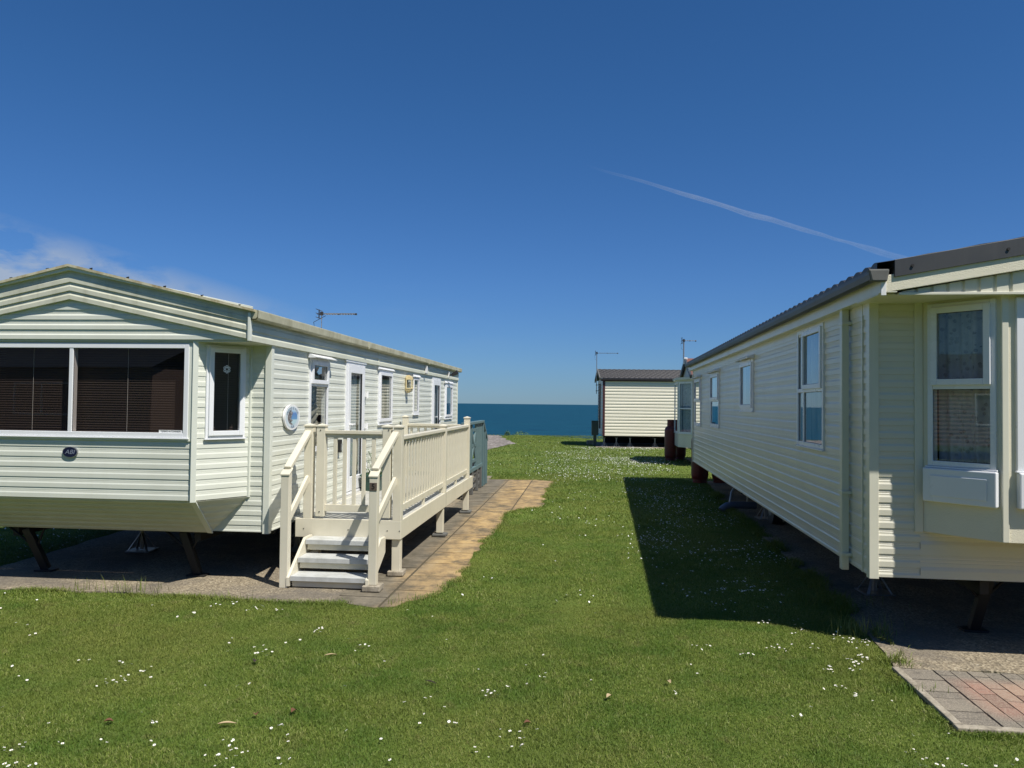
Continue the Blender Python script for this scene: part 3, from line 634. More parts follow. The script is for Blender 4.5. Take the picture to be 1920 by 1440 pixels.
b = MB(); b.box(XT-.03, XT+.03, 5.85, 8.15, .43, .50); b.box(-1.08, XT-.03, 5.85, 5.90, .43, .50); b.box(-1.08, XT-.03, 8.1, 8.15, .43, .50); b.build('fascia', M['teal'], tk, bevel=.003)
b = MB(); b.box(-1.08, XT-.03, 5.9, 8.1, .46, .495); b.build('deck_boards', M['greywood'], tk)
for y in (8.2,): 
    b = MB(); b.box(XT-.04, XT+.04, y-.04, y+.04, .02, 1.31); b.build('post', M['teal'], tk, bevel=.004)
b = MB(); b.box(XT-.04, XT+.04, 8.72, 8.80, .02, .98); b.build('post', M['teal'], tk, bevel=.004)
b = MB(); b.box(XT-.04, XT+.04, 8.46, 8.52, .02, 1.12); b.build('post', M['teal'], tk, bevel=.004)
b = MB(); b.beam((XT,8.2,1.33), (XT,8.85,.93), .09, .05); b.build('stair_rail', M['teal'], tk, bevel=.005)
for k in range(3):
    b = MB(); b.box(-1.0, XT-.05, 8.22+k*.22, 8.44+k*.22, .34-k*.13, .37-k*.13); b.build('tread', M['greywood'], tk)
for y in (6.0, 6.78, 7.45, 7.95):
    b = MB(); b.box(XT-.035, XT+.035, y-.035, y+.035, .012, .43); b.build('leg', M['greywood'], tk, bevel=.004)
b = MB()
for z in (.12, .25, .37): b.box(XT-.02, XT+.0, 6.0, 7.95, z-.03, z+.03)
b.build('skirting_rail', M['greywood'], tk, bevel=.003)
# ------------------------------------------------------------------ right caravan
O2 = (2.60046713, 5.55531894, 0)
v2 = empty('static_caravan', O2, 7.0, 'large cream static caravan close on the right, its long side in shade', 'caravan', 'static caravans on the field')
W2, L2, Z0, Z1 = 3.66, 11.4, .49, 2.47
g2 = Fr((0,L2), (0,0))       # left side, outward normal -x ; s runs from the far end to the near end
def sy(y): return L2-y
opens = [(1.17,2.10,1.33,2.45), (4.42,5.35,1.64,2.33), (7.46,8.50,1.34,2.29), (10.0,11.05,1.3,2.28)]
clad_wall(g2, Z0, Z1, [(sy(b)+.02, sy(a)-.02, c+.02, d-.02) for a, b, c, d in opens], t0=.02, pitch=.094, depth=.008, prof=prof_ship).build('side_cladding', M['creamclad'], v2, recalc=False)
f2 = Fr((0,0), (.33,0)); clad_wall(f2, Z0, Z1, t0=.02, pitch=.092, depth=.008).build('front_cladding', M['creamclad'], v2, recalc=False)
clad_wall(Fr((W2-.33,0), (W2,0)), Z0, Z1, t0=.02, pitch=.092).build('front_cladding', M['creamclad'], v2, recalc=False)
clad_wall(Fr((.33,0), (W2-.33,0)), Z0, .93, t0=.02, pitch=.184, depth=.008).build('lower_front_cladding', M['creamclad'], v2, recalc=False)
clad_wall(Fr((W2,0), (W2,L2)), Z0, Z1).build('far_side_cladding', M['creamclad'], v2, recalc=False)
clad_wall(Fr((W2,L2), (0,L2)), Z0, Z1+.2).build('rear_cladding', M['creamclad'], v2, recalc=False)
trim(v2, -.004, 0, Z0-.012, Z1, .05, 'creamtrim', rot=R(-90)); trim(v2, -.004, L2+.004, Z0-.012, Z1, .045, 'creamtrim', rot=R(180))
mb = MB(); f2.box(mb, .29, .345, .0, .018, .82, Z1); mb.build('bay_trim', M['creamtrim'], v2, bevel=.002)
# bay: three smooth panels
bx2, by2, zb2 = .70, -.40, .825
fb1 = Fr((.34,0), (bx2,by2)); fbf = Fr((bx2,by2), (W2-bx2,by2)); fb3 = Fr((W2-bx2,by2), (W2-.34,0))
def flatwall(fr, z0, z1, holes):
    m_ = MB(); br = sorted(set([0, fr.L]+[h[i] for h in holes for i in (0,1)]))
    for a, b in zip(br[:-1], br[1:]):
        hh = [h for h in holes if h[0] < (a+b)/2 < h[1]]
        if hh: fr.box(m_, a, b, -.02, 0, z0, hh[0][2]); fr.box(m_, a, b, -.02, 0, hh[0][3], z1)
        else: fr.box(m_, a, b, -.02, 0, z0, z1)
    return m_
t = NT('textured_cream_panel'); v = t.coord('Object'); vo = t.n('ShaderNodeTexVoronoi', {'Vector': v, 'Scale': 130.0}).outputs['Distance']
t.bsdf(t.mix(t.noise(v, 3, 4), (.72,.67,.51), (.78,.73,.57)), .45, t.bump(vo, .35, .003)); M['bay'] = t.m
wins = [(.055,.50,1.30,2.44)]
flatwall(fb1, zb2, Z1, [(.075,.48,1.32,2.42)]).build('bay_side_panel', M['bay'], v2)
flatwall(fb3, zb2, Z1, [(.06,.465,1.32,2.42)]).build('bay_side_panel', M['bay'], v2)
fwn = [(.075,.78),(.78,1.48),(1.48,2.185)]
flatwall(fbf, zb2, Z1, [(a+.02,b-.02,1.32,2.42) for a, b in fwn]).build('bay_front_panel', M['bay'], v2)
mb = MB(); mb.poly([(.34,0,zb2), (bx2,by2,zb2), (W2-bx2,by2,zb2), (W2-.34,0,zb2)]); mb.build('bay_floor', M['bay'], v2)
mb = MB(); mb.box(bx2-.012, bx2+.03, by2-.012, by2+.012, zb2, Z1); mb.build('corner_trim', M['creamtrim'], v2, bevel=.004)
def boxpanel(fr, s0, s1):
    b = MB(); fr.box(b, s0, s1, .0, .055, 1.05, 1.285); p_ = b.build('apron_box', M['upvc'], v2, bevel=.008)
    b = MB(); fr.box(b, s0+.055, s1-.055, .055, .062, 1.09, 1.235); b.build('apron_panel', M['upvc'], p_, bevel=.004)
window(v2, fb1, .055, .50, 1.30, 2.44, hs=(1.855,), fw=.035, sash=(1,), blind=('drapes','net')); boxpanel(fb1, .035, .515)
window(v2, fb3, .04, .485, 1.30, 2.44, hs=(1.855,), fw=.035, sash=(1,), blind=('drapes','net'))
for a, b in fwn: window(v2, fbf, a, b, 1.30, 2.44, hs=(1.855,), fw=.05, blind=('drapes','net')); boxpanel(fbf, a, b-.01)
# side windows
window(v2, g2, sy(2.10), sy(1.17), 1.33, 2.45, hs=(1.86,), vs=(sy(1.86),), fw=.04, blind=('net','netblue'), sash=(3,))
for (a, b, c, d), hh in zip(opens[1:], ((), (1.8,), (1.8,))): window(v2, g2, sy(b), sy(a), c, d, hs=hh, fw=.05, blind=('net','netblue'), hood=.10, sash=(0,) if not hh else (1,))
# frieze line, joint strip, downpipe
mb = MB(); g2.box(mb, 0, g2.L, .0, .013, 2.385, Z1); mb.build('frieze_board', M['creamclad'], v2)
mb = MB(); g2.box(mb, sy(.17), sy(.15), .0, .016, Z0, Z1); mb.build('joint_strip', M['creamtrim'], v2)
mb = MB(); g2.box(mb, sy(.51), sy(.445), .02, .075, .44, 2.52); dp = mb.build('downpipe', M['creamtrim'], v2, bevel=.006)
for z in (.56, 1.04, 2.36): mb = MB(); g2.box(mb, sy(.53), sy(.425), .0, .079, z-.012, z+.012); mb.build('pipe_bracket', M['creamtrim'], dp, bevel=.002)
# eaves: fascia, gutter, verge, slatted gable
XE = -.10; YE = -.50
ge = Fr((XE,L2+.1), (XE,YE))
mb = MB(); ge.box(mb, 0, ge.L, -.018, .0, 2.465, 2.60); mb.build('fascia', M['creamtrim'], v2, bevel=.003)
mb = MB(); ge.box(mb, 0, ge.L, -.10, -.0185, 2.468, 2.474); mb.build('soffit', M['creamtrim'], v2)
gb = MB(); prof = [(.004,2.570),(.012,2.550),(.045,2.540),(.075,2.550),(.084,2.585),(.086,2.607),(.080,2.607),(.078,2.585),(.070,2.562),(.045,2.552),(.016,2.562),(.010,2.58)]
gb.grid([[ge.P(s_, q_, z_) for q_, z_ in prof] for s_ in (0, ge.L+.02)]); g = gb.build('gutter', M['gutterdk'], v2, recalc=False)
mb = MB(); mb.hexa([(XE-.07,YE-.03,2.535),(XE+.03,YE-.03,2.535),(XE+.03,YE+.02,2.535),(XE-.07,YE+.02,2.535),(XE-.09,YE-.03,2.618),(XE+.045,YE-.03,2.618),(XE+.045,YE+.02,2.618),(XE-.09,YE+.02,2.618)]); mb.build('gutter_end_piece', M['greywood'], v2, bevel=.01)
rx, rz = W2/2, 2.975; ez = 2.625
for sg in (0, 1):
    X = (lambda x: x) if sg == 0 else (lambda x: W2-x)
    # tiled sheet: stepped waves running up the slope
    ny = int((L2+.62)/.022); nx = 13; rows = []
    for i in range(ny+1):
        y = YE-.01+i*.022; wv = abs(math.sin(math.pi*y/.185))**.7*.034
        rr = []
        for k in range(nx):
            u = k/(nx-1); stp = .010*(1-((u*6) % 1.0)); rr.append((X(XE-.03)+(rx-X(XE-.03))*u, y, ez+(rz-ez)*u+wv+stp))
        rows.append(rr)
    rb = MB(); rb.grid(rows); low = [[(rows[i][k][0], rows[i][k][1], ez-.012+(rz-ez)*k/(nx-1)) for k in (0, nx-1)] for i in (0, -1)]; rb.grid(low)
    rb.grid([[r_[0] for r_ in rows], [(r_[0][0], r_[0][1], ez-.012) for r_ in rows]])
    rb.build('roof', M['rooftile'], v2, recalc=False)
    a, b = (X(XE), YE-.012), (rx, YE-.012)
    def sl(x): return 2.47+.172*(x if sg == 0 else W2-x)
    mb = MB(); xa, xb = X(XE-.0), rx
    mb.hexa([(xa,YE,sl(xa)+.01),(xb,YE,sl(xb)),(xb,YE+.02,sl(xb)),(xa,YE+.02,sl(xa)+.01),(xa,YE,sl(xa)+.122),(xb,YE,sl(xb)+.122),(xb,YE+.02,sl(xb)+.122),(xa,YE+.02,sl(xa)+.122)]); mb.build('barge_board', M['bay'], v2, bevel=.003)
    mb = MB(); xa = X(XE+.08)
    mb.hexa([(xa,YE-.014,sl(xa)+.100),(xb,YE-.014,sl(xb)+.100),(xb,YE-.001,sl(xb)+.100),(xa,YE-.001,sl(xa)+.100),(xa,YE-.014,sl(xa)+.215),(xb,YE-.014,sl(xb)+.215),(xb,YE+.10,sl(xb)+.225),(xa,YE+.10,sl(xa)+.225)])
    vt = mb.build('verge_trim', M['slate'], v2, bevel=.002)
    for x in (.09, .68, 1.25): sc = MB(); sc.tube([(X(x),YE-.014,sl(X(x))+.155), (X(x),YE-.022,sl(X(x))+.155)], .010, 8); sc.build('verge_screw', M['black'], vt)
    mb = MB(); A, B, C, D = (X(.04),YE+.05,2.47), (X(.04),YE+.05,2.478), (rx,YE+.05,2.79), (rx,YE+.05,2.47)
    clad(mb, A, B, C, D, (0,-1,0), .098, .014, prof=prof_bar); mb.build('slatted_gable', M['creamtrim'], v2, recalc=False)
mb = MB(); mb.box(.02, W2-.02, YE+.02, YE+.055, 2.452, 2.470); mb.build('gable_sill', M['creamtrim'], v2, bevel=.002)
mb = MB(); mb.box(XE+.0, W2-XE, YE+.056, 0, 2.458, 2.464); mb.build('front_soffit', M['creamtrim'], v2)
mb = MB(); mb.box(XE-.004, XE+.03, YE-.006, YE+.0, 2.445, 2.56); mb.build('corner_bracket', M['white'], v2, bevel=.004)
mb = MB(); clad(mb, (W2,L2+.01,2.6), (0,L2+.01,2.6), (rx,L2+.01,2.95), (rx,L2+.01,2.95), (0,1,0)); mb.build('rear_gable', M['creamclad'], v2, recalc=False)
under(v2, 0, W2, 0, L2, Z0)
mb = MB(); mb.box(.6, W2-.05, 1.1, 1.13, Z0+.06, Z1); mb.build('view_blocker', M['under'], v2)  # dark panel added so no sky shows through from opposite windows
mb = MB(); mb.box(.45, .48, .9, L2-.3, Z0+.06, Z1); mb.build('view_blocker', M['under'], v2)  # lengthwise dark panel, added to block the view behind the side windows
steady(v2, .95, .34, .46, -.06, .12); steady(v2, 2.7, .34, .46, .06, .12)
for x, y, l in ((.55, 1.6, 'grey pressed metal axle stand under the near end of the right caravan'), (.5, 6.2, 'grey pressed metal axle stand under the middle of the right caravan')):
    q = fw(O2, 7, (x, y)); stand(q[0], q[1], .38, l)
# waste pipe
wp = MB(); wp.tube([(.50,6.95,.115), (.14,6.92,.115), (.04,6.90,.10), (-.03,6.88,.055), (-.05,6.87,.03)], .058, 14); wo = wp.build('waste_pipe', M['pipe'], smooth=True)
wp = MB(); wp.tube([(.08,6.91,.14), (.12,6.95,.32), (.20,6.98,.44)], .016, 8); wp.tube([(.36,6.93,.17), (.38,6.93,.44)], .012, 8); o = wp.build('waste_connection', M['galv'], wo, smooth=True)
wo.location = O2; wo.rotation_euler = (0,0,-R(7)); tag(wo, 'grey blue elbowed waste pipe under the shaded side of the right caravan', 'pipe')
# gas cylinders
def cylinder(x, y, label, yaw=0, k=1.0):
    e = empty('gas_cylinder', (x, y, .01), yaw, label, 'gas cylinder', 'red gas cylinders')
    b = MB(); b.lathe((0,0,0), [(0,.05),(.12,.04),(.165,.08),(.183,.14),(.186,.16),(.186,.90),(.183,.95),(.165,1.0),(.13,1.04),(.06,1.06),(0,1.065)], 28); b.build('tank', M['rust'], e, smooth=True)
    b = MB(); b.lathe((0,0,0), [(.15,0),(.155,.0),(.158,.085),(.150,.085),(.15,0)], 28); b.build('foot_ring', M['rust'], e, smooth=False)
    b = MB()
    for a0 in (.3, 3.44):
        pr = []
        for z, rr in ((1.03,.11), (1.24,.105), (1.25,.098), (1.03,.098)): pr.append([(rr*math.cos(a0+2.5*i/12), rr*math.sin(a0+2.5*i/12), z) for i in range(13)])
        b.grid(pr+[pr[0]])
    b.lathe((0,0,0), [(.098,1.22),(.108,1.22),(.108,1.255),(.098,1.255),(.098,1.22)], 24); b.build('valve_guard', M['rust'], e)
    b = MB(); b.tube([(0,0,1.05), (0,0,1.15)], .022, 8); b.tube([(0,0,1.12), (.06,0,1.12)], .016, 8); b.tube([(0,0,1.15), (0,0,1.18)], .035, 8); b.build('valve', M['galv'], e)
    return e
for x, y, l in ((.17, 11.62, 'left of the red gas cylinders under the far end of the right caravan'), (.62, 11.66, 'right of the red gas cylinders under the far end of the right caravan')):
    q = fw(O2, 7, (x, y)); cylinder(q[0], q[1], l)
cylinder(4.94, 23.86, 'tall rusty dark red gas cylinder beside the bay window past the right caravan'); cylinder(5.35, 24.40, 'dark red gas cylinder seen low between the rusty one and the bay window', 40)
# ------------------------------------------------------------------ far caravan with striped lit wall
O3 = (3.70, 31.0, 0)
v3 = empty('static_caravan', O3, 3.0, 'distant static caravan with maroon corner trims and a sunlit windowless cream wall', 'caravan', 'static caravans on the field')
L3, W3 = 9.2, 3.1
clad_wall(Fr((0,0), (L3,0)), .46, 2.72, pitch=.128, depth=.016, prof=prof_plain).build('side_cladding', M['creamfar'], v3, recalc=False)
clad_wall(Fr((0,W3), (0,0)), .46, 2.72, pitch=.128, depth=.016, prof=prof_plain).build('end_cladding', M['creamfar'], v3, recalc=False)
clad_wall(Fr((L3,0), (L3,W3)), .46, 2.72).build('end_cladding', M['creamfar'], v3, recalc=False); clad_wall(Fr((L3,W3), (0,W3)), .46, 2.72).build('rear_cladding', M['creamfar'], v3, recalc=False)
for x, y in ((0,0), (0,W3), (L3,0)):
    mb = MB(); mb.box(x-.03, x+.06, y-.03, y+.06, .46, 2.74); mb.build('corner_trim', M['maroon'], v3)
mb = MB(); mb.box(-.12, L3+.12, -.07, -.045, 2.66, 2.74); mb.box(-.12, L3+.12, -.045, 0, 2.722, 2.73); mb.build('fascia', M['maroon'], v3)
mb = MB(); mb.box(-.14, L3+.14, -.12, -.071, 2.70, 2.76); mb.build('gutter', M['black'], v3)
t = NT('brown_roof_tiles'); v = t.coord('Object'); br = t.n('ShaderNodeTexBrick', {'Vector': v, 'Scale': 3.2, 'Color1': (.013,.013,.015), 'Color2': (.024,.023,.026), 'Mortar': (.02,.016,.016), 'Mortar Size': .03})
t.bsdf(t.mix(t.noise(v, 2, 4), br.outputs['Color'], (.018,.017,.019)), .55, t.bump(br.outputs['Fac'], .6, .02)); M['brtile'] = t.m
mb = MB(); rows = []
for k in range(9):
    u = k/8; y0, z0 = -.10+1.65*u, 2.76+.43*u
    for dz in ((.0,) if k == 0 else (-.018, .018)):
        rows.append([(-.14+(L3+.28)*i/160, y0+(.03 if dz > 0 else 0), z0+dz+.016*abs(math.sin(i*.9+k*1.6))) for i in range(161)])
mb.grid(rows); mb.grid([[(-.14,1.55,3.19),(L3+.14,1.55,3.19)], [(-.14,3.30,2.76),(L3+.14,3.30,2.76)]]); mb.build('roof', M['brtile'], v3, recalc=False)
mb = MB(); mb.poly([(-.02,0,2.7),(-.02,W3,2.7),(-.02,1.55,3.15)]); mb.build('end_gable', M['creamfar'], v3)
mb = MB(); mb.beam((-.16,-.2,2.74), (-.16,1.55,3.17), .05, .12); mb.beam((-.16,1.55,3.17), (-.16,3.3,2.74), .05, .12); mb.build('verge_trim', M['greywood'], v3)
aerial(v3, (-.24,.75,2.15), (-.24,.75,3.87), 0.02, .86, els=10, bracket=(2.28, 2.52), r=.016)
mb = MB(); mb.tube([(-.05,W3*.5,.7), (-.05,W3*.5,2.6)], .03, 8); mb.build('downpipe', M['maroon'], v3)
under(v3, 0, L3, 0, W3, .46, wheels=False)
mb = MB(); mb.box(.2, 3.5, W3-.1, W3-.07, .02, .47); mb.box(4.4, L3, W3-.1, W3-.07, .02, .47); mb.build('shade_backing', M['under'], v3)  # added dark sheets stand in for the shade under the caravan
for x in (3.3,):
    mb = MB(); mb.tube([(x,.5,.26), (x,.72,.26)], .26, 20); mb.build('wheel', M['dark'], v3)
    mb = MB(); mb.tube([(x+.75,.5,.26), (x+.75,.72,.26)], .26, 20); mb.build('wheel', M['dark'], v3)
for x, l in ((.06, 'pale metal prop under the left corner of the distant cream caravan'), (.55, 'second pale metal prop from the left under the distant cream caravan'), (1.1, 'axle stand with splayed legs under the middle of the distant cream caravan'), (2.1, 'axle stand near the wheels of the distant cream caravan')):
    q = fw(O3, 3, (x, .25)); stand(q[0], q[1], .36, l)
b = MB(); b.box(-.14, .14, -.09, .09, .45, 1.02); b.box(-.15, .15, -.10, .10, 1.02, 1.05); o = b.build('hookup_post', M['teal_box'], bevel=.01); o.location = (3.44, 31.7, 0)
pp = MB(); pp.box(-.06, .06, -.05, .05, 0, .45); pp.build('post', M['teal_box'], o); tag(o, 'grey green electricity hook-up box on a post left of the distant cream caravan', 'utility box')
b = MB(); b.box(-.18, .18, -.2, .2, 0, .17); o = b.build('concrete_block', M['paver'], bevel=.015); o.location = (3.42, 33.0, 0); tag(o, 'pale concrete block on the grass left of the distant cream caravan', 'block')
# ------------------------------------------------------------------ caravan with bay window between
O4 = (5.11, 21.46, 0)
v4 = empty('static_caravan', O4, 7.0, 'red roofed static caravan with a bay window, mostly hidden by the right caravan', 'caravan', 'static caravans on the field')
L4, W4 = 8.5, 3.05     # local y along the visible end, local x along the caravan
ge4 = Fr((0,W4), (0,0)); clad_wall(ge4, .46, 2.55).build('end_cladding', M['creamclad'], v4, recalc=False)
clad_wall(Fr((0,0), (L4,0)), .46, 2.55).build('side_cladding', M['creamfar'], v4, recalc=False); clad_wall(Fr((L4,W4), (0,W4)), .46, 2.55).build('side_cladding', M['creamfar'], v4, recalc=False)
clad_wall(Fr((L4,0), (L4,W4)), .46, 2.55).build('end_cladding', M['creamfar'], v4, recalc=False)
fa4 = Fr((-.36,.95), (0,.28)); fb4 = Fr((-.36,2.1), (-.36,.95)); fc4 = Fr((0,2.77), (-.36,2.1))
for q_ in (fa4, fb4, fc4): flatwall(q_, .50, 2.45, [(.08, q_.L-.08, .92, 2.37)]).build('bay_panel', M['creamtrim'], v4)
for q_ in (fa4, fb4, fc4): window(v4, q_, .05, q_.L-.05, .90, 2.39, hs=(1.62,), fw=.05, blind=('net','net'))
mb = MB(); mb.poly([(0,.28,.5),(-.36,.95,.5),(-.36,2.1,.5),(0,2.77,.5)]); mb.build('bay_floor', M['creamtrim'], v4)
mb = MB(); mb.hexa([(-.02,.1,2.45),(-.42,.85,2.45),(-.42,2.2,2.45),(-.02,2.95,2.45),(-.02,.1,2.52),(-.42,.85,2.52),(-.42,2.2,2.52),(-.02,2.95,2.52)]); mb.build('bay_soffit', M['creamtrim'], v4)
mb = MB(); mb.poly([(-.05,-.05,2.5),(-.05,3.1,2.5),(-.05,1.5,3.12)]); mb.build('end_gable', M['creamtrim'], v4)
for a, b_ in (((-.12,-.12,2.52), (-.12,1.5,3.08)), ((-.12,1.5,3.08), (-.12,3.17,2.52))):
    mb = MB(); mb.beam(a, b_, .05, .11); mb.build('verge_trim', M['slate'], v4)
mb = MB(); mb.box(-.16, -.06, 1.40, 1.60, 2.95, 3.14); mb.build('ridge_cap', M['white'], v4, bevel=.01)
mb = MB(); mb.grid([[(-.14,-.14,2.56),(L4+.1,-.14,2.56)], [(-.14,1.5,3.12),(L4+.1,1.5,3.12)], [(-.14,3.19,2.56),(L4+.1,3.19,2.56)]]); mb.build('roof', M['redtile'], v4)
aerial(v4, (-.02,2.95,2.2), (-.02,2.95,3.80), 0.15, .38, els=5, r=.022)
under(v4, 0, L4, 0, W4, .46)
# ------------------------------------------------------------------ behind the camera, seen in panes only; some added for the reflections
v5 = empty('static_caravan', (-13.0, -9.5, 0), -2, 'brown static caravan behind the viewpoint, mirrored in the dark front windows', 'caravan')
clad_wall(Fr((17,0), (0,0)), .45, 2.75, holes=[(3,5.2,1.2,2.2), (7,8.6,1.2,2.2), (10.5,12.6,1.2,2.2)], pitch=.14, depth=.015).build('side_cladding', M['brown'], v5, recalc=False)
mb = MB(); mb.grid([[(-.2,.2,2.72),(17.2,.2,2.72)], [(-.2,-2.3,3.7),(17.2,-2.3,3.7)]]); mb.grid([[(-.2,-2.3,3.7),(17.2,-2.3,3.7)], [(-.2,-4.0,2.72),(17.2,-4.0,2.72)]]); mb.build('roof', M['slate'], v5)
mb = MB(); mb.box(0, 17, -3.8, -.05, .45, 2.7); mb.build('body', M['brown'], v5)
for a, b_ in ((3,5.2), (7,8.6), (10.5,12.6)): window(v5, Fr((17,0), (0,0)), a-.02, b_+.02, 1.18, 2.22, vs=((a+b_)/2,), blind=('net','net'))
v6 = copy_thing(v5); v6.location = (-31.5, -9.2, 0); tag(v6, 'copy of the brown caravan added farther left behind the viewpoint to fill reflections', 'caravan')  # added copy so the dark panes mirror brown cladding, not lawn
v7 = copy_thing(v5); v7.location = (-20, 9, 0); v7.rotation_euler = (0, 0, -R(92)); tag(v7, 'brown static caravan standing side-on beyond the left edge of the view', 'caravan')
def bare_tree(x, y, h, seed, label):
    rg = random.Random(seed); e = empty('bare_tree', (x, y, 0), 0, label, 'tree', 'bare trees behind the viewpoint'); tr = MB(); cr = MB()
    def grow(p_, d, l, r_, dep):
        pts = [p_]; rr = [r_]
        for i in range(4):
            d = (d+Vector((rg.gauss(0,.12), rg.gauss(0,.12), rg.gauss(.02,.06)))).normalized(); p_ = p_+d*l/4; pts.append(p_); rr.append(r_*(1-.09*(i+1)))
        (tr if dep < 1 else cr).tube(pts, rr, 6 if dep < 3 else 4, cap=False)
        if dep < 5:
            for k in range(3 if dep else 5):
                nd = (d+Vector((rg.gauss(0,.55), rg.gauss(0,.55), rg.gauss(.1,.3)))).normalized(); grow(p_ if k < 2 else pts[3], nd, l*rg.uniform(.6,.8), r_*.55, dep+1)
    grow(Vector((0,0,0)), Vector((0,0,1)), h*.33, h*.03, 0); tr.build('trunk', M['bark'], e); cr.build('crown', M['bark'], e)
bare_tree(-6.5, -15.5, 9, 3, 'bare branching tree behind the brown caravan, left of its middle'); bare_tree(6.0, -17, 8, 9, 'bare branching tree beyond the right end of the brown caravan')

